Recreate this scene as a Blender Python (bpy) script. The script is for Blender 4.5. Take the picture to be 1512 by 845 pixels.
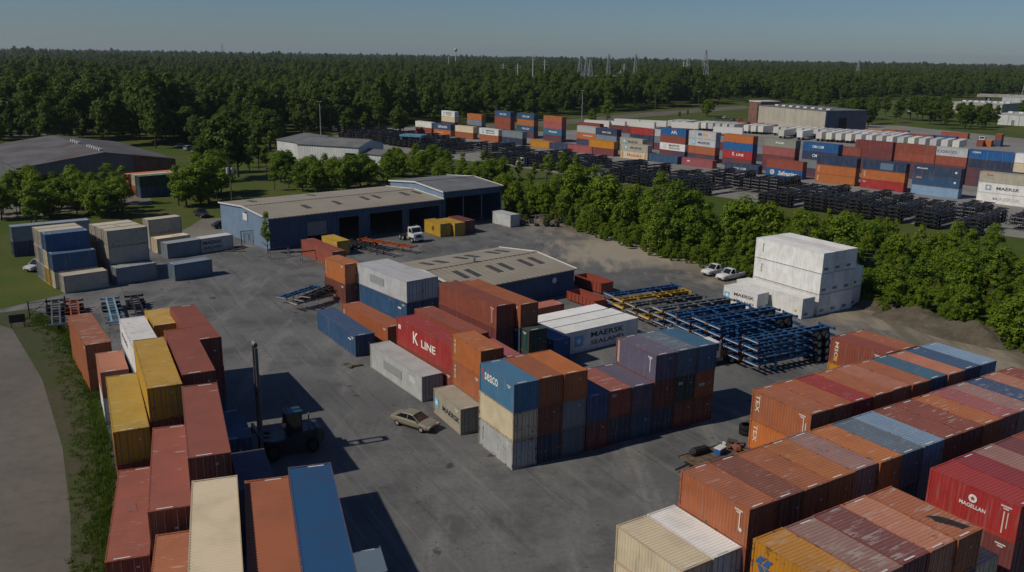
import bpy, bmesh, math, random
import numpy as np
from mathutils import Vector, Matrix

for o in list(bpy.data.objects):
    bpy.data.objects.remove(o)
scene = bpy.context.scene
COL = scene.collection
random.seed(7)
rng = np.random.default_rng(7)
R_ = math.radians

# ------------------------------------------------------------------ camera
PW, PH = 1512.0, 845.0
FPX, CAMH, PIT, ROL = 1270.537, 34.1847, 0.2604998, 0.0159374
_f = np.array([0, math.cos(PIT), -math.sin(PIT)])
_u0 = np.array([0, math.sin(PIT), math.cos(PIT)])
_r0 = np.array([1.0, 0, 0])
_r = math.cos(ROL) * _r0 + math.sin(ROL) * _u0
_u = -math.sin(ROL) * _r0 + math.cos(ROL) * _u0
_c = np.array([0, 0, CAMH])


def G(px, py, z=0.0):
    """photo pixel -> world point on the level z"""
    d = _f * FPX + _r * (px - PW / 2) + _u * (PH / 2 - py)
    return _c + d * ((z - CAMH) / d[2])


def PJ(p):
    d = np.array(p, float) - _c
    k = d @ _f
    return PW / 2 + FPX * (d @ _r) / k, PH / 2 - FPX * (d @ _u) / k


def along(p0, az, z, px, lo=-150, hi=400):
    """distance along a ground line at which it shows at photo column px"""
    dx, dy = math.cos(R_(az)), math.sin(R_(az))
    f = lambda t: PJ((p0[0] + dx * t, p0[1] + dy * t, z))[0] - px
    s = f(lo) < 0
    for _ in range(60):
        m = (lo + hi) / 2
        if (f(m) < 0) == s:
            lo = m
        else:
            hi = m
    return (lo + hi) / 2


cd = bpy.data.cameras.new('camera')
cam = bpy.data.objects.new('camera', cd)
COL.objects.link(cam)
cd.sensor_width = 36
cd.lens = FPX / PW * 36
cd.clip_start = 0.5
cd.clip_end = 20000
cam.matrix_world = Matrix(((_r[0], _u[0], -_f[0], 0), (_r[1], _u[1], -_f[1], 0),
                           (_r[2], _u[2], -_f[2], CAMH), (0, 0, 0, 1)))
scene.camera = cam

# ------------------------------------------------------------------ sky, sun, exposure
SUN_AZ, SUN_EL = 203.0, 43.5        # where the sun stands
w = bpy.data.worlds.new('World')
scene.world = w
w.use_nodes = True
nt = w.node_tree
nt.nodes.clear()
sky = nt.nodes.new('ShaderNodeTexSky')
sky.sky_type = 'NISHITA'
sky.sun_disc = False
sky.sun_elevation = R_(SUN_EL)
sky.sun_rotation = R_(90 - SUN_AZ)
sky.altitude = 0
sky.air_density = 1.0
sky.dust_density = 0.3
sky.ozone_density = 2.6
bg = nt.nodes.new('ShaderNodeBackground')
bg.inputs[1].default_value = 0.064
ow = nt.nodes.new('ShaderNodeOutputWorld')
tint = nt.nodes.new('ShaderNodeMix')
tint.data_type = 'RGBA'
tint.blend_type = 'MULTIPLY'
tint.inputs[0].default_value = 1.0
tint.inputs[7].default_value = (0.72, 0.92, 1.22, 1)
nt.links.new(sky.outputs[0], tint.inputs[6])
nt.links.new(tint.outputs[2], bg.inputs[0])
nt.links.new(bg.outputs[0], ow.inputs[0])
sd = bpy.data.lights.new('sun', 'SUN')
sd.energy = 5.0
sd.angle = R_(0.53)
sd.color = (1.0, 0.91, 0.76)
sun = bpy.data.objects.new('sun', sd)
COL.objects.link(sun)
sun.location = (-80, -40, 90)
_sv = Vector((math.cos(R_(SUN_AZ)) * math.cos(R_(SUN_EL)), math.sin(R_(SUN_AZ)) * math.cos(R_(SUN_EL)), math.sin(R_(SUN_EL))))
sun.rotation_euler = _sv.to_track_quat('Z', 'Y').to_euler()
scene.view_settings.view_transform = 'Standard'
scene.view_settings.look = 'None'
scene.view_settings.gamma = 1.0
scene.view_settings.use_curve_mapping = False
scene.view_settings.exposure = -0.62
scene.render.resolution_x, scene.render.resolution_y = 1024, 572
try:
    scene.cycles.max_bounces = 6
    scene.cycles.diffuse_bounces = 3
    scene.cycles.glossy_bounces = 2
    scene.cycles.transmission_bounces = 4
    scene.cycles.transparent_max_bounces = 6
except Exception:
    pass


# ------------------------------------------------------------------ helpers
def tag(o, label=None, cat=None, group=None, kind=None):
    if label: o['label'] = label
    if cat: o['category'] = cat
    if group: o['group'] = group
    if kind: o['kind'] = kind
    return o


def link(o, parent=None):
    COL.objects.link(o)
    if parent is not None:
        o.parent = parent
    return o


def inst(name, me, parent=None, loc=None, rot=None, color=None, scale=None):
    o = bpy.data.objects.new(name, me)
    link(o, parent)
    if loc is not None: o.location = loc
    if rot is not None: o.rotation_euler = rot
    if scale is not None: o.scale = scale
    if color is not None: o.color = color
    return o


def empty(name, loc, az=0.0, label=None, cat=None, group=None):
    o = bpy.data.objects.new(name, None)
    o.empty_display_size = 0.3
    link(o)
    o.location = loc
    o.rotation_euler = (0, 0, R_(az))
    return tag(o, label, cat, group)


class MB:
    def __init__(s):
        s.v, s.f, s.m = [], [], []

    def add(s, vs, fs, mi=0):
        n = len(s.v)
        s.v += [tuple(v) for v in vs]
        s.f += [tuple(i + n for i in q) for q in fs]
        s.m += [mi] * len(fs)
        return s

    def box(s, x0, x1, y0, y1, z0, z1, mi=0):
        return s.add([(x0, y0, z0), (x1, y0, z0), (x1, y1, z0), (x0, y1, z0), (x0, y0, z1), (x1, y0, z1), (x1, y1, z1), (x0, y1, z1)],
                     [(0, 3, 2, 1), (4, 5, 6, 7), (0, 1, 5, 4), (1, 2, 6, 5), (2, 3, 7, 6), (3, 0, 4, 7)], mi)

    def cbox(s, c, d, mi=0):
        return s.box(c[0] - d[0] / 2, c[0] + d[0] / 2, c[1] - d[1] / 2, c[1] + d[1] / 2, c[2] - d[2] / 2, c[2] + d[2] / 2, mi)

    def bar(s, a, b, w, h=None, mi=0):
        """square bar from a to b"""
        h = h or w
        a, b = Vector(a), Vector(b)
        d = (b - a).normalized()
        up = Vector((0, 0, 1)) if abs(d.z) < 0.95 else Vector((0, 1, 0))
        x = d.cross(up).normalized() * (w / 2)
        y = x.cross(d).normalized() * (h / 2)
        vs = [a - x - y, a + x - y, a + x + y, a - x + y, b - x - y, b + x - y, b + x + y, b - x + y]
        return s.add(vs, [(0, 3, 2, 1), (4, 5, 6, 7), (0, 1, 5, 4), (1, 2, 6, 5), (2, 3, 7, 6), (3, 0, 4, 7)], mi)

    def tube(s, a, b, r0, r1=None, n=8, mi=0, cap=True):
        r1 = r0 if r1 is None else r1
        a, b = Vector(a), Vector(b)
        d = (b - a).normalized()
        up = Vector((0, 0, 1)) if abs(d.z) < 0.95 else Vector((0, 1, 0))
        x = d.cross(up).normalized()
        y = x.cross(d).normalized()
        vs = []
        for p, r in ((a, r0), (b, r1)):
            for i in range(n):
                t = 2 * math.pi * i / n
                vs.append(p + x * (math.cos(t) * r) + y * (math.sin(t) * r))
        fs = [(i, (i + 1) % n, n + (i + 1) % n, n + i) for i in range(n)]
        if cap:
            fs += [tuple(range(n - 1, -1, -1)), tuple(range(n, 2 * n))]
        return s.add(vs, fs, mi)

    def prism(s, poly, y0, y1, mi=0):
        """outline in x-z, extruded along y"""
        n = len(poly)
        vs = [(x, y0, z) for x, z in poly] + [(x, y1, z) for x, z in poly]
        fs = [(i, (i + 1) % n, n + (i + 1) % n, n + i) for i in range(n)] + [tuple(range(n - 1, -1, -1)), tuple(range(n, 2 * n))]
        return s.add(vs, fs, mi)

    def mesh(s, name, mats, smooth=False, bevel=0):
        me = bpy.data.meshes.new(name)
        me.from_pydata(s.v, [], s.f)
        for m in (mats if isinstance(mats, (list, tuple)) else [mats]):
            me.materials.append(m)
        if max(s.m or [0]) > 0:
            me.polygons.foreach_set('material_index', s.m)
        bm = bmesh.new()
        bm.from_mesh(me)
        if bevel:
            bmesh.ops.bevel(bm, geom=[e for e in bm.edges if len(e.link_faces) == 2 and e.calc_face_angle(0) > 0.5], offset=bevel, segments=2, affect='EDGES', clamp_overlap=True)
        bmesh.ops.recalc_face_normals(bm, faces=bm.faces)
        bm.to_mesh(me)
        bm.free()
        if smooth:
            me.polygons.foreach_set('use_smooth', [True] * len(me.polygons))
        me.update()
        return me

    def build(s, name, mats, parent=None, color=None, **k):
        return inst(name, s.mesh(name, mats, **k), parent, color=color)


# ------------------------------------------------------------------ materials
def newmat(name):
    m = bpy.data.materials.new(name)
    m.use_nodes = True
    t = m.node_tree
    b = t.nodes['Principled BSDF']
    return m, t, b


def N(t, kind, **k):
    n = t.nodes.new('ShaderNode' + kind)
    for a, v in k.items():
        setattr(n, a, v)
    return n


def L_(t, a, b):
    t.links.new(a, b)


def mix(t, fac, a, b, blend='MIX'):
    n = t.nodes.new('ShaderNodeMix')
    n.data_type = 'RGBA'
    n.blend_type = blend
    for i, v in ((0, fac), (6, a), (7, b)):
        if hasattr(v, 'is_linked'):
            t.links.new(v, n.inputs[i])
        elif i == 0:
            n.inputs[0].default_value = v
        else:
            n.inputs[i].default_value = (*v[:3], 1)
    return n.outputs[2]


def math_(t, op, a, b=0.0, c=None):
    n = t.nodes.new('ShaderNodeMath')
    n.operation = op
    for i, v in enumerate((a, b, c)):
        if v is None: continue
        if hasattr(v, 'is_linked'):
            t.links.new(v, n.inputs[i])
        else:
            n.inputs[i].default_value = v
    return n.outputs[0]


def ramp(t, v, lo, hi, a=0.0, b=1.0):
    n = t.nodes.new('ShaderNodeMapRange')
    n.interpolation_type = 'SMOOTHSTEP'
    t.links.new(v, n.inputs[0])
    for i, q in ((1, lo), (2, hi), (3, a), (4, b)):
        if hasattr(q, 'is_linked'):
            t.links.new(q, n.inputs[i])
        else:
            n.inputs[i].default_value = q
    return n.outputs[0]


def noise(t, vec, scale, detail=4, rough=0.55, sc=(1, 1, 1)):
    mp = t.nodes.new('ShaderNodeMapping')
    mp.inputs['Scale'].default_value = sc
    t.links.new(vec, mp.inputs[0])
    n = t.nodes.new('ShaderNodeTexNoise')
    n.inputs['Scale'].default_value = scale
    n.inputs['Detail'].default_value = detail
    n.inputs['Roughness'].default_value = rough
    t.links.new(mp.outputs[0], n.inputs['Vector'])
    return n.outputs['Fac']


def objvec(t):
    oi = N(t, 'ObjectInfo')
    tc = N(t, 'TexCoord')
    sc = N(t, 'VectorMath', operation='SCALE')
    L_(t, oi.outputs['Location'], sc.inputs[0])
    sc.inputs['Scale'].default_value = 0.73
    ad = N(t, 'VectorMath', operation='ADD')
    L_(t, tc.outputs['Object'], ad.inputs[0])
    L_(t, sc.outputs[0], ad.inputs[1])
    return oi, ad.outputs[0]


def mat_paint(name, rough=0.5, wear=1.0):
    """painted corrugated steel, colour from the object, streaked with rust; the object alpha is its wear"""
    m, t, b = newmat(name)
    oi, v = objvec(t)
    col = oi.outputs['Color']
    n1 = noise(t, v, 0.7, 3)
    n2 = noise(t, v, 1.0, 5, 0.65, (3.5, 3.5, 0.35))
    n3 = noise(t, v, 2.2, 6, 0.7)
    c = mix(t, ramp(t, n1, 0.35, 0.7, 0.0, 0.16), col, (0.02, 0.016, 0.014))
    c = mix(t, ramp(t, n2, 0.48, 0.74, 0.0, 0.36), c, (0.26, 0.22, 0.19))
    th = math_(t, 'SUBTRACT', 0.78, math_(t, 'MULTIPLY', oi.outputs['Alpha'], 0.24 * wear))
    rm = ramp(t, n3, th, math_(t, 'ADD', th, 0.05))
    c = mix(t, math_(t, 'MULTIPLY', rm, 0.8), c, (0.085, 0.04, 0.025))
    L_(t, c, b.inputs['Base Color'])
    b.inputs['Roughness'].default_value = rough
    b.inputs['Specular IOR Level'].default_value = 0.35
    return m


def mat_roof(name):
    """weathered roof sheet: chalked paint, scuffs across the ribs, rust blotches"""
    m, t, b = newmat(name)
    oi, v = objvec(t)
    al = oi.outputs['Alpha']
    c = mix(t, math_(t, 'ADD', math_(t, 'MULTIPLY', al, 0.17), 0.03), oi.outputs['Color'], (0.38, 0.29, 0.25))
    n1 = noise(t, v, 0.55, 3)
    c = mix(t, ramp(t, n1, 0.38, 0.74, 0.0, 0.18), c, (0.06, 0.04, 0.034))
    n2 = noise(t, v, 1.0, 5, 0.72, (4.5, 0.55, 1))
    th = math_(t, 'SUBTRACT', 0.74, math_(t, 'MULTIPLY', al, 0.25))
    c = mix(t, math_(t, 'MULTIPLY', ramp(t, n2, th, math_(t, 'ADD', th, 0.07)), 0.62), c, (0.44, 0.40, 0.37))
    n3 = noise(t, v, 1.5, 6, 0.75, (1.6, 0.6, 1))
    th3 = math_(t, 'SUBTRACT', 0.75, math_(t, 'MULTIPLY', al, 0.17))
    c = mix(t, math_(t, 'MULTIPLY', ramp(t, n3, th3, math_(t, 'ADD', th3, 0.05)), 0.7), c, (0.09, 0.045, 0.03))
    L_(t, c, b.inputs['Base Color'])
    b.inputs['Roughness'].default_value = 0.62
    b.inputs['Specular IOR Level'].default_value = 0.3
    return m


def mat_flat(name, col, rough=0.6, metal=0.0, var=0.25, scale=1.5, spec=0.4, col2=None):
    m, t, b = newmat(name)
    tc = N(t, 'NewGeometry')
    n1 = noise(t, tc.outputs['Position'], scale, 5, 0.6)
    d = col2 or tuple(c * (1 - var * 1.6) for c in col)
    c = mix(t, ramp(t, n1, 0.3, 0.72), col, d)
    L_(t, c, b.inputs['Base Color'])
    b.inputs['Roughness'].default_value = rough
    b.inputs['Metallic'].default_value = metal
    b.inputs['Specular IOR Level'].default_value = spec
    return m


def mat_obj(name, rough=0.5, spec=0.4, fade=0.25):
    """plain paint in the object's own colour"""
    m, t, b = newmat(name)
    oi, v = objvec(t)
    n1 = noise(t, v, 2.5, 5, 0.7)
    c = mix(t, ramp(t, n1, 0.42, 0.8, 0.0, fade), oi.outputs['Color'], (0.12, 0.11, 0.1))
    L_(t, c, b.inputs['Base Color'])
    b.inputs['Roughness'].default_value = rough
    b.inputs['Specular IOR Level'].default_value = spec
    return m


def mat_leaf(name, c0, c1, c2):
    m, t, b = newmat(name)
    oi = N(t, 'ObjectInfo')
    g = N(t, 'NewGeometry')
    n1 = noise(t, g.outputs['Position'], 0.45, 3)
    n2 = noise(t, g.outputs['Position'], 4.0, 2)
    c = mix(t, oi.outputs['Random'], c0, c1)
    c = mix(t, ramp(t, n1, 0.35, 0.68, 0, 0.75), c, c2)
    c = mix(t, ramp(t, n2, 0.4, 0.75, 0, 0.25), c, (0.02, 0.034, 0.008))
    L_(t, c, b.inputs['Base Color'])
    b.inputs['Roughness'].default_value = 0.62
    b.inputs['Specular IOR Level'].default_value = 0.2
    tr = N(t, 'BsdfTranslucent')
    L_(t, mix(t, 0.5, c, (0.10, 0.16, 0.01)), tr.inputs[0])
    mx = N(t, 'MixShader')
    mx.inputs[0].default_value = 0.34
    L_(t, b.outputs[0], mx.inputs[1])
    L_(t, tr.outputs[0], mx.inputs[2])
    L_(t, mx.outputs[0], t.nodes['Material Output'].inputs[0])
    return m


PAINT = mat_paint('container_paint')
ROOF = mat_roof('container_roof')
LETTER = mat_obj('lettering_paint', 0.6, 0.3, 0.35)
OBJP = mat_obj('object_paint', 0.4, 0.5, 0.18)
STEEL = mat_flat('dark_steel', (0.030, 0.031, 0.034), 0.55, 0.0, 0.4, 3)
GALV = mat_flat('galvanised', (0.30, 0.30, 0.30), 0.5, 0.3, 0.4, 3)
RUBBER = mat_flat('rubber', (0.016, 0.016, 0.017), 0.85, 0, 0.3, 6, 0.2)
RIM = mat_flat('wheel_rim', (0.42, 0.42, 0.42), 0.5, 0.2, 0.3, 5)
GLASS = mat_flat('dark_glass', (0.012, 0.015, 0.018), 0.08, 0, 0.1, 1, 0.8)
LAMP = mat_flat('clear_lamp', (0.55, 0.55, 0.52), 0.15, 0, 0.1, 5, 0.7)
AMBER = mat_flat('amber_lens', (0.55, 0.22, 0.02), 0.3, 0, 0.1, 5)
WOOD = mat_flat('weathered_wood', (0.16, 0.115, 0.075), 0.85, 0, 0.4, 2)
BARK = mat_flat('bark', (0.07, 0.052, 0.038), 0.9, 0, 0.4, 3)
DARK = mat_flat('shop_dark', (0.02, 0.02, 0.021), 0.8, 0, 0.3, 1)
# ------------------------------------------------------------------ the ground
def sheet(name, pts, z, mat, kind='structure'):
    me = bpy.data.meshes.new(name)
    me.from_pydata([(p[0], p[1], z) for p in pts], [], [tuple(range(len(pts)))])
    bm = bmesh.new()
    bm.from_mesh(me)
    bmesh.ops.triangulate(bm, faces=bm.faces)
    bmesh.ops.recalc_face_normals(bm, faces=bm.faces)
    if bm.faces and sum(f.normal.z for f in bm.faces) < 0:
        bmesh.ops.reverse_faces(bm, faces=bm.faces)
    bm.to_mesh(me)
    bm.free()
    me.materials.append(mat)
    return tag(inst(name, me), kind=kind)


def px(L, z=0):
    return [tuple(G(a, b, z)[:2]) for a, b in L]


def mat_earth():
    m, t, b = newmat('grass_earth')
    g = N(t, 'NewGeometry')
    p = g.outputs['Position']
    n1 = noise(t, p, 0.035, 6, 0.6)
    n2 = noise(t, p, 0.6, 5, 0.7)
    c = mix(t, ramp(t, n1, 0.38, 0.62), (0.055, 0.085, 0.014), (0.085, 0.095, 0.028))
    c = mix(t, ramp(t, n2, 0.45, 0.75, 0, 0.6), c, (0.035, 0.05, 0.012))
    L_(t, c, b.inputs['Base Color'])
    b.inputs['Roughness'].default_value = 0.95
    b.inputs['Specular IOR Level'].default_value = 0.1
    bp = N(t, 'Bump')
    bp.inputs['Strength'].default_value = 0.6
    bp.inputs['Distance'].default_value = 0.2
    L_(t, n2, bp.inputs['Height'])
    L_(t, bp.outputs[0], b.inputs['Normal'])
    return m


TL0, TL1 = G(820, 322), G(1480, 512)          # foot of the tree belt


def mat_yard():
    m, t, b = newmat('worn_asphalt')
    g = N(t, 'NewGeometry')
    p = g.outputs['Position']
    big = noise(t, p, 0.028, 5, 0.6)
    mid = noise(t, p, 0.16, 6, 0.65)
    fine = noise(t, p, 2.4, 6, 0.75)
    trk = noise(t, p, 0.3, 5, 0.6, (1.0, 0.22, 1))
    c = mix(t, ramp(t, big, 0.35, 0.65), (0.108, 0.111, 0.114), (0.155, 0.157, 0.157))
    c = mix(t, ramp(t, mid, 0.42, 0.66, 0, 0.85), c, (0.078, 0.079, 0.081))
    c = mix(t, ramp(t, trk, 0.5, 0.72, 0, 0.75), c, (0.212, 0.210, 0.202))
    c = mix(t, ramp(t, fine, 0.4, 0.72, 0, 0.42), c, (0.068, 0.068, 0.068))
    # wheel tracks sweeping between the stacks
    rt = N(t, 'Mapping')
    rt.inputs['Rotation'].default_value = (0, 0, R_(-30))
    L_(t, p, rt.inputs[0])
    tk2 = noise(t, rt.outputs[0], 0.9, 5, 0.6, (1.6, 0.05, 1))
    c = mix(t, ramp(t, tk2, 0.56, 0.68, 0, 0.45), c, (0.06, 0.06, 0.061))
    c = mix(t, ramp(t, tk2, 0.44, 0.34, 0, 0.35), c, (0.20, 0.196, 0.186))
    # mended patches and cracks
    vo = N(t, 'TexVoronoi', feature='DISTANCE_TO_EDGE')
    vo.inputs['Scale'].default_value = 0.13
    wv = N(t, 'VectorMath', operation='ADD')
    L_(t, p, wv.inputs[0])
    nn = N(t, 'TexNoise')
    nn.inputs['Scale'].default_value = 0.35
    nn.inputs['Detail'].default_value = 5
    L_(t, p, nn.inputs['Vector'])
    sc = N(t, 'VectorMath', operation='SCALE')
    sc.inputs['Scale'].default_value = 4.5
    L_(t, nn.outputs['Color'], sc.inputs[0])
    L_(t, sc.outputs[0], wv.inputs[1])
    L_(t, wv.outputs[0], vo.inputs['Vector'])
    crk = ramp(t, vo.outputs['Distance'], 0.003, 0.010, 0.25, 0.0)
    c = mix(t, math_(t, 'MULTIPLY', crk, ramp(t, big, 0.42, 0.6)), c, (0.03, 0.03, 0.03))
    # oil stains
    sp = noise(t, p, 0.45, 3, 0.5)
    c = mix(t, ramp(t, sp, 0.66, 0.74, 0, 0.7), c, (0.022, 0.022, 0.023))
    # bare brown dirt near the tree belt
    sx = N(t, 'SeparateXYZ')
    L_(t, p, sx.inputs[0])
    d = (TL1 - TL0)[:2]
    d = d / np.linalg.norm(d)
    n = (-d[1], d[0])
    if n[0] * (0 - TL0[0]) + n[1] * (60 - TL0[1]) < 0: n = (-n[0], -n[1])
    dist = math_(t, 'ADD', math_(t, 'MULTIPLY', math_(t, 'SUBTRACT', sx.outputs[0], TL0[0]), n[0]),
                 math_(t, 'MULTIPLY', math_(t, 'SUBTRACT', sx.outputs[1], TL0[1]), n[1]))
    dist = math_(t, 'ADD', dist, math_(t, 'MULTIPLY', math_(t, 'SUBTRACT', mid, 0.5), 34.0))
    dm = ramp(t, dist, 5.0, 15.0, 1.0, 0.0)
    dc = mix(t, ramp(t, trk, 0.4, 0.65), (0.14, 0.12, 0.09), (0.27, 0.235, 0.18))
    dc = mix(t, ramp(t, fine, 0.45, 0.75, 0, 0.5), dc, (0.05, 0.043, 0.034))
    c = mix(t, dm, c, dc)
    # pale sandy spread by the mid shed
    q = G(925, 372)
    ds = N(t, 'VectorMath', operation='DISTANCE')
    L_(t, p, ds.inputs[0])
    ds.inputs[1].default_value = (q[0], q[1], 0)
    pm = math_(t, 'ADD', ds.outputs['Value'], math_(t, 'MULTIPLY', math_(t, 'SUBTRACT', trk, 0.5), 45.0))
    c = mix(t, ramp(t, pm, 7.0, 17.0, 0.9, 0.0), c, (0.30, 0.265, 0.205))
    L_(t, c, b.inputs['Base Color'])
    L_(t, ramp(t, mid, 0.3, 0.7, 0.95, 0.7), b.inputs['Roughness'])
    b.inputs['Specular IOR Level'].default_value = 0.25
    bp = N(t, 'Bump')
    bp.inputs['Strength'].default_value = 0.35
    bp.inputs['Distance'].default_value = 0.06
    L_(t, fine, bp.inputs['Height'])
    L_(t, bp.outputs[0], b.inputs['Normal'])
    return m


def mat_ground(name, a, bcol, cc, s1=0.1, s2=1.5):
    m, t, b = newmat(name)
    g = N(t, 'NewGeometry')
    p = g.outputs['Position']
    n1 = noise(t, p, s1, 6, 0.62)
    n2 = noise(t, p, s2, 6, 0.72)
    c = mix(t, ramp(t, n1, 0.36, 0.66), a, bcol)
    c = mix(t, ramp(t, n2, 0.42, 0.75, 0, 0.6), c, cc)
    L_(t, c, b.inputs['Base Color'])
    b.inputs['Roughness'].default_value = 0.92
    b.inputs['Specular IOR Level'].default_value = 0.15
    bp = N(t, 'Bump')
    bp.inputs['Strength'].default_value = 0.4
    bp.inputs['Distance'].default_value = 0.08
    L_(t, n2, bp.inputs['Height'])
    L_(t, bp.outputs[0], b.inputs['Normal'])
    return m


M_EARTH = mat_earth()
M_YARD = mat_yard()
M_ROAD = mat_ground('packed_road', (0.145, 0.133, 0.115), (0.112, 0.103, 0.09), (0.085, 0.078, 0.068), 0.06, 0.8)
M_VERGE = mat_ground('verge_soil', (0.072, 0.066, 0.042), (0.05, 0.068, 0.02), (0.03, 0.034, 0.016), 0.25, 2.0)
M_LAWN = mat_ground('mown_lawn', (0.062, 0.088, 0.014), (0.085, 0.096, 0.022), (0.035, 0.05, 0.012), 0.12, 2.5)
M_CONC = mat_ground('pale_concrete', (0.24, 0.235, 0.225), (0.185, 0.18, 0.17), (0.13, 0.128, 0.122), 0.04, 0.7)
M_DRIVE = mat_ground('gravel_drive', (0.20, 0.185, 0.155), (0.15, 0.135, 0.11), (0.10, 0.09, 0.075), 0.1, 1.4)

sheet('ground', [(-9000, -300), (9000, -300), (9000, 12000), (-9000, 12000)], 0.0, M_EARTH)
sheet('yard_pavement', px([(-120, 452), (0, 412), (70, 384), (110, 350), (210, 340), (330, 338), (470, 300), (740, 318), (830, 322), (900, 350), (1000, 378),
                           (1100, 402), (1260, 440), (1400, 482), (1512, 521), (1760, 610)]) + [(110, 20), (-60, 12)], 0.004, M_YARD)
sheet('verge', px([(-30, 466), (45, 456), (85, 470), (132, 540), (160, 640), (172, 760), (180, 845), (170, 1100)]) + [(-60, 12), (-80, 60)], 0.008, M_VERGE)
sheet('dirt_road', px([(-400, 490), (-30, 472), (18, 486), (62, 560), (92, 660), (104, 760), (106, 845), (90, 1100)]) + [(-80, 12)], 0.012, M_ROAD)
sheet('lawn', px([(-160, 440), (0, 398), (62, 388), (97, 434), (0, 457), (-140, 486)]), 0.008, M_LAWN)
sheet('back_lawn', px([(255, 330), (262, 312), (330, 262), (420, 205), (560, 212), (590, 235), (520, 268), (345, 300), (338, 330), (300, 352)]), 0.004, M_LAWN)
sheet('drive', px([(262, 346), (300, 322), (336, 322), (345, 340), (300, 356)]), 0.008, M_DRIVE)
sheet('warehouse_apron', px([(-200, 305), (0, 285), (150, 285), (215, 275), (225, 300), (120, 312), (0, 325), (-200, 345)]), 0.004, M_DRIVE)
sheet('far_yard_pavement', px([(440, 208), (600, 186), (700, 199), (850, 192), (1000, 178), (1100, 180), (1330, 186), (1512, 205), (1900, 250), (2000, 420),
                               (1512, 352), (1280, 322), (1000, 282), (860, 262), (760, 246), (560, 222)]), 0.012, M_CONC)
sheet('access_road', px([(560, 200), (690, 186), (850, 176), (960, 166), (1100, 156), (1108, 160), (960, 172), (850, 183), (690, 195), (560, 208)]), 0.016, M_ROAD)
sheet('highway_road', px([(-150, 211), (120, 190), (420, 196), (420, 199), (120, 195), (-150, 217)]), 0.008, M_ROAD)
# ------------------------------------------------------------------ shipping containers
CW = 2.438
M_FAN = mat_flat('fan_guard', (0.10, 0.105, 0.11), 0.6)
_cc = {}


def corr(n_len, y_out, y_in, a0, a1, pitch, horiz):
    """corrugated strip from a0 to a1: list of (along, depth)"""
    n = max(1, round((a1 - a0) / pitch))
    p = (a1 - a0) / n
    out = [(a0, y_in)]
    for i in range(n):
        x = a0 + i * p
        out += [(x + .13 * p, y_in), (x + .37 * p, y_out), (x + .63 * p, y_out), (x + .87 * p, y_in)]
    out.append((a1, y_in))
    return out


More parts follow.
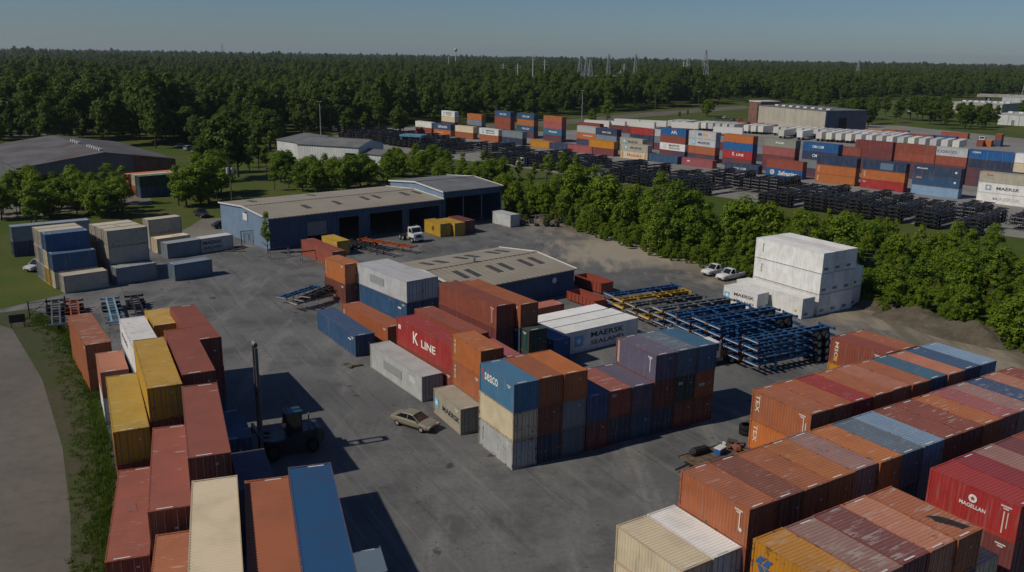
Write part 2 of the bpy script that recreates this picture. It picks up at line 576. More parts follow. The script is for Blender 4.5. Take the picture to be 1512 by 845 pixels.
def container_meshes(L, H, reefer=False):
    k = (L, H, reefer)
    if k in _cc: return _cc[k]
    hl, hw = L / 2, CW / 2
    d = {}
    f = MB()
    for sx in (-1, 1):
        for sy in (-1, 1):
            x0, x1 = sorted((sx * hl, sx * (hl - 0.14)))
            y0, y1 = sorted((sy * hw, sy * (hw - 0.12)))
            f.box(x0, x1, y0, y1, 0.118, H - 0.118)
            x0, x1 = sorted((sx * (hl + .004), sx * (hl - 0.178)))
            y0, y1 = sorted((sy * (hw + .004), sy * (hw - 0.162)))
            f.box(x0, x1, y0, y1, 0, 0.118)
            f.box(x0, x1, y0, y1, H - 0.118, H)
    for sy in (-1, 1):
        y0, y1 = sorted((sy * hw, sy * (hw - 0.06)))
        f.box(-hl + .178, hl - .178, y0, y1, H - 0.10, H - 0.012)
        f.box(-hl + .178, hl - .178, y0, y1, 0.012, 0.165)
    for sx in (-1, 1):
        x0, x1 = sorted((sx * hl, sx * (hl - 0.12)))
        f.box(x0, x1, -hw + .162, hw - .162, H - 0.115, H - 0.006)
        f.box(x0, x1, -hw + .162, hw - .162, 0.012, 0.15)
    f.box(-hl + .12, hl - .12, -hw + .06, hw - .06, 0.10, 0.16)
    d['frame'] = f.mesh('container_frame', PAINT)
    for s, nm in ((-1, 'sideL'), (1, 'sideR')):
        b = MB()
        if reefer:
            prof = corr(L, hw - 0.022, hw - 0.030, -hl + .14, hl - .14, 0.62, True)
        else:
            prof = corr(L, hw - 0.012, hw - 0.050, -hl + .14, hl - .14, 0.278, True)
        vs = [(x, s * y, z) for x, y in prof for z in (0.15, H - 0.09)]
        b.add(vs, [(2 * i, 2 * i + 2, 2 * i + 3, 2 * i + 1) for i in range(len(prof) - 1)])
        d[nm] = b.mesh('container_side', PAINT)
    b = MB()
    prof = corr(L, H - 0.010, H - (0.024 if reefer else 0.052), -hl + .12, hl - .12, 0.42 if reefer else 0.262, True)
    vs = [(x, y, z) for x, z in prof for y in (-hw + .055, hw - .055)]
    b.add(vs, [(2 * i, 2 * i + 2, 2 * i + 3, 2 * i + 1) for i in range(len(prof) - 1)])
    d['roof'] = b.mesh('container_roof', ROOF)
    b = MB()
    prof = corr(CW, hl - .015, hl - .055, -hw + .12, hw - .12, 0.25, True)
    vs = [(-x, y, z) for y, x in prof for z in (0.14, H - 0.11)]
    b.add(vs, [(2 * i, 2 * i + 2, 2 * i + 3, 2 * i + 1) for i in range(len(prof) - 1)])
    d['end'] = b.mesh('container_end', PAINT)
    if reefer:
        b = MB()
        b.box(hl - .10, hl - .03, -hw + .13, hw - .13, 0.15, H - 0.115)
        for zz in (0.95, 1.55, 2.15):
            b.box(hl - .03, hl - .012, -hw + .2, hw - .2, zz, zz + 0.05)
        d['unit'] = b.mesh('cooling_unit', PAINT)
        b = MB()
        b.box(hl - .032, hl - .016, -0.85, 0.05, 0.42, 0.8)
        d['grille'] = b.mesh('unit_grille', GALV)
        b = MB()
        b.tube((hl - .03, 0.42, H * 0.42), (hl - .004, 0.42, H * 0.42), 0.27, n=16)
        b.box(hl - .032, hl - .014, -0.9, -0.35, H * .5, H * .58)
        d['fan'] = b.mesh('unit_fan', M_FAN)
    else:
        for s, nm in ((-1, 'doorL'), (1, 'doorR')):
            b = MB()
            y0, y1 = sorted((s * 0.008, s * (hw - 0.135)))
            b.box(hl - .075, hl - .045, y0, y1, 0.155, H - 0.12)
            wd = (y1 - y0)
            for q in range(4):
                yy = y0 + wd * (0.06 + q * 0.235)
                b.box(hl - .045, hl - .022, yy, yy + wd * 0.14, 0.22, H - 0.18)
            for q in range(4):
                zz = 0.3 + q * (H - 0.75) / 3
                b.box(hl - .04, hl - .012, s * (hw - .22) - .06, s * (hw - .22) + .06, zz, zz + .07)
            d[nm] = b.mesh('container_door', PAINT)
            b = MB()
            for q in (0.32, 0.74):
                yy = s * (hw - 0.13) * q
                b.tube((hl - .008, yy, 0.10), (hl - .008, yy, H - 0.06), 0.019, n=5)
                b.box(hl - .018, hl + .004, yy - .02, yy + .22 * s if s > 0 else yy + .02, 1.0, 1.05) if s > 0 else b.box(hl - .018, hl + .004, yy - .22, yy + .02, 1.0, 1.05)
            d[nm + 'rod'] = b.mesh('lock_rod', GALV)
    _cc[k] = d
    return d


_strip = MB().box(-0.45, 0.45, -0.055, 0.055, 0, 0.004).mesh('number_strip', LETTER)
_plate = MB().box(0, 0.004, -0.09, 0.09, -0.07, 0.07).mesh('data_plate', LETTER)
_side = MB().box(-.45, .45, 0, .004, -.05, .05).mesh('number_strip', LETTER)
_patch = []
for _k in range(4):
    _n = 14
    _pv = [((.55 + .35 * random.random()) * math.cos(6.283 * i / _n) * (1 + .6 * (_k % 2)), (.3 + .3 * random.random()) * math.sin(6.283 * i / _n), 0) for i in range(_n)]
    _patch.append(MB().add(_pv, [tuple(range(_n))]).mesh('roof_patch', LETTER))
ORD = ['zeroth', 'first', 'second', 'third', 'fourth', 'fifth', 'sixth', 'seventh', 'eighth', 'ninth', 'tenth', 'eleventh', 'twelfth', 'thirteenth', 'fourteenth', 'fifteenth', 'sixteenth', 'seventeenth', 'eighteenth']
PAL = {
    'rust red': (0.275, 0.070, 0.046), 'brown red': (0.185, 0.055, 0.038), 'orange': (0.46, 0.145, 0.040), 'rust orange': (0.36, 0.110, 0.045),
    'salmon': (0.45, 0.18, 0.105), 'bright red': (0.36, 0.032, 0.030), 'crimson': (0.30, 0.030, 0.045), 'maroon': (0.17, 0.045, 0.048),
    'mauve': (0.31, 0.165, 0.145), 'blue': (0.030, 0.088, 0.185), 'bright blue': (0.010, 0.105, 0.30), 'light blue': (0.22, 0.35, 0.50), 'grey blue': (0.10, 0.16, 0.22),
    'teal blue': (0.035, 0.13, 0.22), 'navy': (0.028, 0.050, 0.105), 'white': (0.72, 0.72, 0.70), 'pale grey': (0.46, 0.48, 0.49), 'cream': (0.62, 0.53, 0.37),
    'tan': (0.40, 0.37, 0.30), 'yellow': (0.50, 0.31, 0.03), 'amber': (0.56, 0.23, 0.015), 'dark green': (0.018, 0.055, 0.045), 'purple grey': (0.115, 0.105, 0.16),
    'slate': (0.20, 0.24, 0.28), 'olive grey': (0.26, 0.27, 0.22), 'pink red': (0.34, 0.095, 0.10)}
USED = set()


def container(x, y, z, az, L, H, col, label, group, near=True, reefer=False, wear=None, strip=True):
    """az: the way the door end points"""
    r = empty('shipping_container' if not reefer else 'reefer_container', (x, y, z), az, None, 'container', group)
    while label in USED:
        raise RuntimeError('label twice: ' + label)
    USED.add(label)
    r['label'] = label
    c = PAL[col]
    j = 1 + random.uniform(-.12, .12)
    wv = random.uniform(0.15, 0.75) if wear is None else wear
    jr = .02 if min(c) > .2 else .06
    c4 = (c[0] * j * random.uniform(1 - jr, 1 + jr), c[1] * j, c[2] * j * random.uniform(1 - jr, 1 + jr), wv)
    d = container_meshes(L, H, reefer)
    rs = (0.12 + 0.25 * random.random()) * (not reefer)
    inst('frame', d['frame'], r, color=(c4[0] * (1 - rs) + .20 * rs, c4[1] * (1 - rs) + .075 * rs, c4[2] * (1 - rs) + .03 * rs, min(1, wv + .35) if not reefer else wv))
    inst('side_panel', d['sideL'], r, color=c4)
    inst('side_panel', d['sideR'], r, color=c4)
    inst('roof_panel', d['roof'], r, color=c4)
    inst('end_panel', d['end'], r, color=c4)
    if reefer:
        u = inst('cooling_unit', d['unit'], r, color=c4)
        if near:
            inst('grille', d['grille'], u)
    else:
        for s in 'LR':
            dr = inst('door', d['door' + s], r, color=c4)
            if near:
                inst('lock_rod', d['door%srod' % s], dr)
    if near and strip and not reefer:
        inst('number_strip', _strip, r, (L / 2 - .22, -0.3, H - .008), (0, 0, R_(90)), (0.6, 0.58, 0.55, 1))
        if random.random() < .7:
            inst('number_strip', _strip, r, (-L / 2 + .24, 0.35, H - .012), (0, 0, R_(90)), (0.6, 0.58, 0.55, 1))
        if random.random() < .8:
            inst('data_plate', _plate, r, (L / 2 - .018, 0.32 + random.uniform(-.1, .4), H * random.uniform(.5, .8)), None, (0.5, 0.5, 0.48, 1))
        if random.random() < .75:
            for dz, w_ in ((.40, .75), (.56, .4)):
                o = inst('number_strip', _side, r, (L / 2 - .85, -CW / 2 - .003, H - dz), None, (0.55, 0.53, 0.5, 1), (w_, 1, 1))
        if wv > .45 and random.random() < .16:
            o = inst('roof_patch', random.choice(_patch), r, (random.uniform(-.3, .3) * L, random.uniform(-.5, .5), H - .004), (0, 0, random.uniform(0, 6)),
                     tuple(q_ * .72 + .05 for q_ in c4[:3]) + (1,), (.8, .8, 1))
    return r


_tx = {}


def text_mesh(body, shear=0.0):
    k = (body, shear)
    if k in _tx: return _tx[k]
    cu = bpy.data.curves.new('t', 'FONT')
    cu.body = body
    cu.align_x, cu.align_y = 'CENTER', 'CENTER'
    cu.size = 1
    cu.offset = 0.018
    cu.shear = shear
    cu.resolution_u = 2
    cu.materials.append(LETTER)
    ob = bpy.data.objects.new('t', cu)
    COL.objects.link(ob)
    bpy.context.view_layer.update()
    dg = bpy.context.evaluated_depsgraph_get()
    me = bpy.data.meshes.new_from_object(ob.evaluated_get(dg))
    COL.objects.unlink(ob)
    bpy.data.objects.remove(ob)
    bpy.data.curves.remove(cu)
    n = len(me.vertices)
    co = np.empty(n * 3, np.float32)
    me.vertices.foreach_get('co', co)
    co = co.reshape(-1, 3)
    lo, hi = co.min(0), co.max(0)
    co[:, 0] = (co[:, 0] - (lo[0] + hi[0]) / 2) / (hi[0] - lo[0])
    co[:, 1] = (co[:, 1] - (lo[1] + hi[1]) / 2) / (hi[1] - lo[1])
    me.vertices.foreach_set('co', co.ravel())
    me.update()
    if not me.materials: me.materials.append(LETTER)
    _tx[k] = me
    return me


# lettering too worn or too far to read: broken bars where the letters stand
WORN = {'PADASU', 'reefer', 'Grafix', 'GESLINE', 'BRIDGE', 'TRITON', 'COSCON', 'HAMBURG', 'HAPAG', 'UK', 'JY', 'TAL'}
_wb = MB()
_x = -.5
while _x < .48:
    _w = random.uniform(.05, .12)
    _h0, _h1 = random.uniform(-.5, -.3), random.uniform(.25, .5)
    _wb.add([(_x, _h0, 0), (_x + _w, _h0 + .08, 0), (_x + _w * .9, _h1, 0), (_x + .01, _h1 - .1, 0)], [(0, 1, 2, 3)])
    _x += _w + random.uniform(.02, .05)
_WORN = _wb.mesh('worn_lettering', LETTER)


def letters(r, body, L, side, a, z, w, h, col, turn=0, proud=0.004, shear=0.0, depth=CW / 2, name='lettering'):
    """write on a face: side 'L'/'R' long faces, 'D' door end; a = place along the face (viewer's right), z height"""
    me = body if not isinstance(body, str) else _WORN if body in WORN else text_mesh(body, shear)
    p = depth + proud
    if side == 'L': loc, rz = (a, -p, z), 0
    elif side == 'R': loc, rz = (-a, p, z), 180
    else: loc, rz = (L / 2 + proud + .006, a, z), 90
    o = inst(name, me, r, loc, None, (*col, 1), (w, h, 1))
    m = Matrix.Rotation(R_(rz), 4, 'Z') @ Matrix.Rotation(R_(90), 4, 'X') @ Matrix.Rotation(R_(turn), 4, 'Z')
    o.rotation_euler = m.to_euler()
    return o


def star_mesh():
    b = MB()
    n = 7
    vs = [(0, 0, 0.002)]
    for i in range(2 * n):
        t = math.pi / 2 + math.pi * i / n
        q = 0.42 if i % 2 == 0 else 0.17
        vs.append((q * math.cos(t), q * math.sin(t), 0.002))
    b.add(vs, [(0, 1 + i, 1 + (i + 1) % (2 * n)) for i in range(2 * n)])
    return b.mesh('star_emblem', LETTER)


STAR = star_mesh()
SQ = MB().add([(-.5, -.5, 0), (.5, -.5, 0), (.5, .5, 0), (-.5, .5, 0)], [(0, 1, 2, 3)]).mesh('emblem_panel', LETTER)
DISC = MB().add([(0.5 * math.cos(i * math.pi / 8), 0.5 * math.sin(i * math.pi / 8), 0) for i in range(16)], [tuple(range(16))]).mesh('emblem_disc', LETTER)
INK = (0.035, 0.04, 0.05)
WHT = (0.72, 0.72, 0.70)


def shipping_mark(r, L, H, side, two=True, ink=INK, a0=-3.6, s=1.0, words=('MAERSK', 'SEALAND'), panel=(0.16, 0.42, 0.62)):
    """blue square with a star, then one or two lines of heavy letters"""
    letters(r, SQ, L, side, a0 * s, H * .52, 1.35 * s, 1.35 * s, panel, name='emblem_panel')
    letters(r, STAR, L, side, a0 * s, H * .52, 1.3 * s, 1.3 * s, (0.75, 0.78, 0.8), proud=0.009, name='star_emblem')
    if two:
        letters(r, words[0], L, side, (a0 + 4.6) * s, H * .68, 5.4 * s, 0.70 * s, ink)
        letters(r, words[1], L, side, (a0 + 4.6) * s, H * .33, 5.4 * s, 0.55 * s, ink)
    else:
        letters(r, words[0], L, side, (a0 + 4.6) * s, H * .50, 5.4 * s, 0.78 * s, ink)


GAP = 0.014
TW = {1: ['on the ground'], 2: ['bottom tier', 'top tier'], 3: ['bottom tier', 'middle tier', 'top tier'],
      4: ['bottom tier', 'second tier', 'third tier', 'top tier']}


BASE = MB()


def bury(x, y, z, az, L, H):
    """a container no view of the photo shows: kept as real geometry inside the joined stack bases"""
    d = container_meshes(L, H)
    m_ = Matrix.Translation((x, y, z)) @ Matrix.Rotation(R_(az), 4, 'Z')
    for k in ('frame', 'sideL', 'sideR', 'roof', 'end', 'doorL', 'doorR'):
        n_ = len(BASE.v)
        BASE.v += [tuple(m_ @ v.co) for v in d[k].vertices]
        BASE.f += [tuple(i + n_ for i in p.vertices) for p in d[k].polygons]
        BASE.m += [0] * len(d[k].polygons)


def stack(cx, cy, az, L, tiers, place, group, near=True, reefer=False, H=2.591, z0=0.02, wear=None, skip=0):
    """tiers: colours from the ground up; az: where the doors point; place: words that find the stack"""
    out = []
    z = z0
    size = 'short' if L < 9 else 'long'
    for i, c in enumerate(tiers):
        h = H[i] if isinstance(H, (list, tuple)) else H
        tw = TW[len(tiers)][i]
        if i < skip:
            bury(cx, cy, z, az, L, h)
            out.append(None)
            z += h + GAP
            continue
        lb = '%s %s %scontainer%s %s' % (c, size, 'reefer ' if reefer else '', ',' if len(tiers) == 1 else ', ' + tw + ',', place)
        r = container(cx + random.uniform(-.03, .03), cy + random.uniform(-.03, .03), z, az + random.uniform(-.25, .25), L, h, c, lb, group, near, reefer, wear)
        r['_L'], r['_H'] = L, h
        out.append(r)
        z += h + (GAP if not reefer else .08)
    return out


def from_corner(pxx, pyy, z, corner, az, L):
    """corner: N/B (near or back end) + L/R; az points from the near end to the back"""
    P = G(pxx, pyy, z)
    el = np.array((math.cos(R_(az)), math.sin(R_(az))))
    ew = np.array((math.cos(R_(az - 90)), math.sin(R_(az - 90))))
    c = P[:2] + el * (L / 2 if corner[0] == 'N' else -L / 2) + ew * (CW / 2 if corner[1] == 'L' else -CW / 2)
    return c


def row(P, az_w, L, cols, words, group, pitch=2.5, skips=None, **k):
    """a rank of stacks side by side; P the near left ground corner; az_w the way the rank runs"""
    ew = np.array((math.cos(R_(az_w)), math.sin(R_(az_w))))
    el = np.array((math.cos(R_(az_w + 90)), math.sin(R_(az_w + 90))))
    out = []
    for i, c in enumerate(cols):
        if c is None:
            out.append(None)
            continue
        q = np.array(P[:2]) + ew * (i * pitch + CW / 2) + el * (L / 2 + random.uniform(-.06, .06))
        out.append(stack(q[0], q[1], az_w - 90, L, c, words % ORD[i + 1], group, **dict(k, skip=skips(i) if skips else 0)))
    return out


L20, L40 = 6.058, 12.192
# ------------------------------------------------------------------ the container blocks
PAL['sea blue'] = (0.065, 0.19, 0.33)
PAL['deep blue'] = (0.006, 0.070, 0.19)
RB = 32.6


def pk(spec):
    """'a|b|c' -> tiers from the ground up; '-' leaves the place free"""
    return [None if s == '-' else s.split('|') for s in spec]


# block in the middle of the yard: nine stacks, doors to the camera
A = row((0.28, 66.99), 30.73, L20, pk(['pale grey|cream|sea blue', 'navy|brown red|rust orange', 'grey blue|slate|orange', 'maroon|blue',
                                       'navy|rust red', 'blue|purple grey', 'navy|brown red|purple grey', 'brown red|dark green|grey blue', 'brown red|rust orange|teal blue']),
        '%s stack of the central block', 'central block of short containers', pitch=2.536, H=2.598)
t = A[0][2]
letters(t, 'seaco', L20, 'L', -0.85, 1.75, 2.35, 0.72, WHT)
letters(t, SQ, L20, 'L', -2.45, 2.05, 0.42, 0.42, (0.5, 0.05, 0.04), name='emblem_panel')
letters(t, SQ, L20, 'L', -2.2, 1.55, 0.34, 0.34, (0.5, 0.05, 0.04), name='emblem_panel')
letters(A[0][0], 'PADASU', L20, 'L', -2.2, 1.4, 1.3, 0.16, INK, turn=-90)
letters(A[0][0], SQ, L20, 'L', -0.1, 1.1, 1.2, 0.7, (0.38, 0.40, 0.42), name='patch')
letters(A[6][2], SQ, L20, 'L', -2.6, 1.35, 0.34, 2.2, (0.5, 0.27, 0.2), name='emblem_panel')
letters(A[6][2], SQ, L20, 'L', 2.2, 1.5, 0.10, 1.5, (0.55, 0.55, 0.55), name='number_strip')
letters(A[4][1], 'XO', L20, 'D', -0.75, 2.15, 0.5, 0.28, WHT)
letters(A[8][1], SQ, L20, 'D', -0.35, 1.3, 0.7, 0.3, (0.5, 0.5, 0.48), name='data_plate')
letters(A[7][1], SQ, L20, 'D', -0.6, 1.9, 0.5, 0.3, (0.45, 0.47, 0.47), name='data_plate')

# the big ranks on the right
P1 = from_corner(1198.4, 612.2, 7.85, 'NL', 120 + 2.6, L20)
q = G(1198.4, 612.2, 7.85)
R1 = row(q, 31.6, L20, pk(['brown red|orange|rust orange', 'navy|rust red|rust orange', 'maroon|brown red|bright red', 'rust red|orange|rust orange', 'navy|rust red|salmon', 'brown red|orange|rust orange',
                           'rust red|navy|teal blue', 'orange|rust red|salmon', 'blue|maroon|blue', 'navy|blue|light blue']),
         '%s stack of the right rank near blue chassis', 'short containers in the right rank by the chassis', pitch=2.53, H=2.6, wear=.5, skips=lambda i: 2 if i else 1)
for k, zz in ((2, 1.55), (1, 1.5)):
    letters(R1[0][k], 'TEX', L20, 'L', -2.35, zz, 1.5, 0.42, (0.68, 0.62, 0.5), turn=-90)
letters(R1[0][2], SQ, L20, 'L', 2.35, 1.3, 0.09, 1.6, (0.6, 0.56, 0.5), name='number_strip')
letters(R1[0][2], SQ, L20, 'L', 2.6, 1.1, 0.09, 1.2, (0.6, 0.56, 0.5), name='number_strip')
q = G(1106.9, 753.9, 7.85)
R2 = row(q, 32.2, L20, pk(['navy|rust red|rust orange', 'brown red|maroon|brown red', 'maroon|navy|rust orange', 'blue|rust red|orange', 'navy|maroon|mauve', 'rust red|navy|orange',
                           'navy|blue|grey blue', 'maroon|light blue|light blue', 'navy|maroon|rust red', 'brown red|navy|rust red', 'blue|rust red|orange', 'navy|brown red|pink red',
                           'maroon|navy|mauve', 'rust red|blue|blue', 'navy|maroon|salmon', 'navy|brown red|rust red']),
         '%s stack of the long middle right rank', 'short containers in the long middle right rank', pitch=2.51, H=2.6, wear=.62, skips=lambda i: 1)
letters(R2[0][2], SQ, L20, 'L', 2.3, 1.5, 0.09, 1.3, (0.6, 0.56, 0.5), name='number_strip')
letters(R2[0][2], DISC, L20, 'L', 2.42, 0.95, 0.28, 0.28, (0.6, 0.56, 0.5), name='emblem_disc')
q = G(1508.0, 748.5, 7.85)
R3 = row(q, 32.2, L20, pk(['navy|maroon|bright red', 'rust red|navy|crimson', 'navy|maroon|mauve', 'rust red|blue|maroon', 'navy|maroon|rust red', 'maroon|navy|crimson']),
         '%s stack of the rightmost rank', 'short containers in the right edge rank', pitch=2.51, H=2.6, wear=.4, skips=lambda i: 1 + (i > 0))
t = R3[0][2]
letters(t, 'MAGELLAN', L20, 'L', 0.1, 1.25, 1.75, 0.27, WHT)
letters(t, DISC, L20, 'L', 0.05, 1.78, 0.56, 0.56, WHT, name='emblem_disc')
letters(t, STAR, L20, 'L', 0.05, 1.78, 0.5, 0.5, (0.32, 0.03, 0.03), proud=0.009, name='star_emblem')
letters(t, SQ, L20, 'L', 2.1, 1.1, 0.09, 1.5, (0.6, 0.5, 0.4), name='number_strip')
letters(t, SQ, L20, 'L', 2.35, 1.3, 0.07, 1.1, (0.6, 0.5, 0.4), name='number_strip')
el = np.array((math.cos(R_(122.2)), math.sin(R_(122.2))))
q = G(1113.3, 796.5, 7.82)[:2] - el * L20
R4 = row(q, 32.4, L20, pk(['navy|rust red|amber', 'maroon|navy|mauve', 'rust red|maroon|maroon', 'navy|brown red|salmon', 'maroon|navy|rust orange']),
         '%s stack of the front right rank', 'short containers in the front right rank', pitch=2.53, H=2.6, wear=.75, skips=lambda i: 1)
letters_ = inst('roof_patch', _patch[1], R4[4][2], (1.6, .2, 2.6 - .002), (0, 0, .4), (.03, .022, .018, 1))
t = R4[0][2]
ov = MB()
for k in range(2):
    o_ = k * 0.52
    ov.add([(-.9 + o_, 0, 0), (-.55 + o_, .42, 0), (-.15 + o_, .42, 0), (-.5 + o_, 0, 0)], [(0, 1, 2, 3)])
    ov.add([(-.75 + o_, -.04, 0), (-.35 + o_, -.04, 0), (-.1 + o_, -.42, 0), (-.45 + o_, -.42, 0)], [(0, 1, 2, 3)])
letters(t, ov.mesh('emblem', LETTER), L20, 'L', -1.85, 1.3, 1.0, 1.3, (0.03, 0.10, 0.26), name='emblem')
e2 = np.array((math.cos(R_(32.4)), math.sin(R_(32.4))))
c = np.array(q) + e2 * (5 * 2.53 + CW / 2) + el * (L20 / 2)
stack(c[0], c[1], -57.6, L20, ['navy', 'cream'], 'half hidden beside the front right rank', 'short containers in the front right rank', H=2.6)
q = G(1007.7, 843.8, 5.2)
R5 = row(q, 33.0, L20, pk(['cream|cream', 'slate|white']), '%s stack at the bottom edge of the picture', 'pale containers at the bottom edge', pitch=2.56, H=2.58, wear=.12)

q = G(1080 + 800 / 3.5, 470 + 188 / 3.5, 7.8)
R0 = row(q, 33.5, L20, pk(['maroon|amber|rust red', 'navy|brown red|rust orange']), '%s of two stacks beside the chassis',
         'pair of stacks beside the chassis', pitch=2.52, H=2.59, skips=lambda i: 1)
letters(R0[0][2], 'MSC', L20, 'L', -2.25, 1.45, 1.6, 0.4, (0.68, 0.62, 0.5), turn=-90)
letters(R0[0][2], SQ, L20, 'L', -2.25, 0.55, 0.42, 0.5, (0.55, 0.3, 0.03), name='emblem_panel')


def one(pxy, z, corner, az, L, tiers, place, group, **k):
    c = from_corner(pxy[0], pxy[1], z, corner, az, L)
    return stack(c[0], c[1], az + 180, L, tiers, place, group, **k)


HC = 2.896
GB = 'containers left of the central block'
b = one((600.1, 416.4), 5.82, 'NL', 129.5, 12.9, ['blue', 'pale grey'], 'in front of the mid shed, left column', GB, H=HC)
letters(b[1], SQ, 12.9, 'L', -1.1, 1.55, 3.6, 1.1, (0.27, 0.29, 0.30), name='patch')
letters(b[0], SQ, 12.9, 'L', 1.2, 1.35, 2.6, 1.9, (0.025, 0.08, 0.19), name='patch')
letters(b[0], SQ, 12.9, 'L', 4.7, 1.9, 0.8, 0.22, WHT, name='number_strip')
ew = np.array((math.cos(R_(39.5)), math.sin(R_(39.5))))
cb = np.array((b[0].location.x, b[0].location.y)) + ew * 2.55
stack(cb[0], cb[1], 309.5, 12.9, ['navy', 'pale grey'], 'in front of the mid shed, right column', GB, H=HC)
b = one((478.0, 379.5), 5.82, 'BL', 130.0, L20, ['brown red', 'orange'], 'at the far left end of the mid stacks', GB, H=HC)
letters(b[1], 'Hapag-Lloyd', L20, 'L', -2.5, 1.5, 1.9, 0.30, (0.6, 0.5, 0.4), turn=-90)
b = one((571.7, 483.6), 2.61, 'NL', 127.0, L40, ['rust orange'], 'lying low behind the blue one', GB)
letters(b[0], SQ, L40, 'L', -5.5, 1.5, 0.35, 1.1, (0.5, 0.35, 0.28), name='number_strip')
b = one((524.4, 496.5), 2.61, 'NL', 123.4, L40, ['blue'], 'on the ground at the left of the mid group', GB)
letters(b[0], SQ, L40, 'L', 4.4, 1.8, 0.9, 0.16, WHT, name='number_strip')
b = one((622.2, 557.1), 2.75, 'NL', 124.3, L40, ['pale grey'], 'below the red lettered one with serif letters', GB, H=2.73, wear=.3)
letters(b[0], SQ, L40, 'L', -0.6, 1.4, 4.2, 1.0, (0.26, 0.27, 0.28), name='patch')
letters(b[0], SQ, L40, 'L', 4.0, 1.75, 1.5, 0.75, (0.50, 0.51, 0.50), name='patch')
b = one((668.6, 513.0), 5.82, 'NL', 125.2, L40, ['rust red', 'bright red'], 'with white serif letters beside the grey one', GB, H=HC)
letters(b[1], 'K', L40, 'L', -1.7, 1.62, 1.15, 1.35, (0.78, 0.74, 0.68))
letters(b[1], 'LINE', L40, 'L', 1.05, 1.40, 3.0, 0.86, (0.78, 0.74, 0.68))
letters(b[1], SQ, L40, 'L', -5.35, 2.0, 0.6, 0.5, (0.7, 0.6, 0.58), name='emblem_panel')
b = one((733.2, 452.8), 7.82, 'NL', 125.8, L40, ['navy', 'maroon', 'rust red'], 'tallest of the mid group, left column', GB)
letters(b[2], SQ, L40, 'L', 5.2, 1.4, 0.3, 1.9, (0.42, 0.2, 0.16), name='number_strip')
c = np.array((b[0].location.x, b[0].location.y)) + np.array((math.cos(R_(35.8)), math.sin(R_(35.8)))) * 2.56 + np.array((math.cos(R_(125.8)), math.sin(R_(125.8)))) * -0.9
stack(c[0], c[1], 305.8, L40, ['dark green', 'navy', 'rust orange'], 'tallest of the mid group, right column', GB)
one((612.3, 456.0), 5.2, 'BL', 125.2, L40, ['brown red', 'rust red'], 'between the lettered red one and the tallest', GB)
b = one((710.0, 519.0), 7.83, 'NL', 120.5, L20, ['navy', 'rust orange', 'orange'], 'touching the back corner of the central block', GB)
for q_ in b[1:]: letters(q_, 'TEX', L20, 'L', -2.3, 1.5, 1.6, 0.36, (0.6, 0.5, 0.4), turn=-90)
b = one((680.0, 605.2), 2.61, 'NL', 119.5, L20, ['tan'], 'with dark letters and star beside the parked car', GB, wear=.35)
shipping_mark(b[0], L20, 2.591, 'L', two=False, s=0.70, a0=-3.3)
one((808.0, 484.0), 5.2, 'NR', 124.0, L20, ['navy', 'dark green'], 'between the tallest red and the white ones', GB)
one((771.0, 524.0), 5.2, 'NR', 120.5, L20, ['navy', 'pink red'], 'peeking out behind the central block', GB)
one((842.0, 498.5), 2.61, 'NR', 124.0, L20, ['bright blue'], 'at the end of the white lettered reefer', GB)


def across(pxy, z, az, L, tiers, place, group, back=0.0, side=0.0, door=180, **k):
    """containers lying across the view; pxy = left top corner of the near long face, az = the way they run"""
    P = G(pxy[0], pxy[1], z)[:2]
    e = np.array((math.cos(R_(az)), math.sin(R_(az))))
    n = np.array((math.cos(R_(az + 90)), math.sin(R_(az + 90))))
    c = P + e * (L / 2 + side) + n * (CW / 2 + back)
    return stack(c[0], c[1], az + door, L, tiers, place, group, **k)


GM = 'white reefers by the mid shed'
b = across((831.4, 493.7), 2.80, 36.3, L40, ['white'], 'with dark letters facing the central block', GM, H=2.78, reefer=True, wear=.1)
shipping_mark(b[0], L40, 2.78, 'R')
across((831.4, 493.7), 2.80, 36.3, L40, ['white'], 'in the middle of the three side by side', GM, back=2.62, H=2.78, reefer=True, wear=.5)
across((831.4, 493.7), 2.80, 36.3, L40, ['white'], 'of the three, furthest from the central block', GM, back=5.24, side=-.3, H=2.78, reefer=True, wear=.15)
across((788.0, 462.0), 2.61, 36.3, L20, ['rust red'], 'in the shade of the mid shed wall', GM, back=1.2)

GW = 'stacked white reefers by the tree belt'
q = G(1216.6, 375.8, 8.75)
for i in range(3):
    e = np.array((math.cos(R_(33.5)), math.sin(R_(33.5))))
    n = np.array((math.cos(R_(121.6)), math.sin(R_(121.6))))
    c = q[:2] + e * (i * 2.5 + CW / 2) + n * L40 / 2
    s = stack(c[0], c[1], 301.6, L40, ['white'] * 3, ['left', 'middle', 'right'][i] + ' column of the tall white stack', GW, H=HC, reefer=True, wear=.08)
    if i == 0:
        for k in (1, 2): letters(s[k], 'reefer', L40, 'L', -4.6, 1.6, 1.3, 0.34, (0.2, 0.2, 0.22), turn=-90)
c = q[:2] + e * (3 * 2.5 + CW / 2) + n * (L40 / 2 + .5)
stack(c[0], c[1], 301.6, L40, ['white'] * 2, 'right of the tall white stack', GW, H=HC, reefer=True, wear=.08)
b = one((1186.3, 441.7), 2.92, 'NL', 122.0, L40, ['white'], 'on the ground before the tall white stack', GW, H=HC, reefer=True, wear=.12)
letters(b[0], DISC, L40, 'L', 5.0, 0.95, 0.42, 0.42, (0.6, 0.35, 0.03), name='emblem_disc')
b = one((1119.0, 435.1), 2.61, 'NL', 126.0, L20, ['white'], 'with dark letters beside the blue chassis', GW, reefer=True, wear=.3)
shipping_mark(b[0], L20, 2.591, 'L', s=0.66, a0=-3.6)

# left foreground
GD = 'stacks along the left verge'


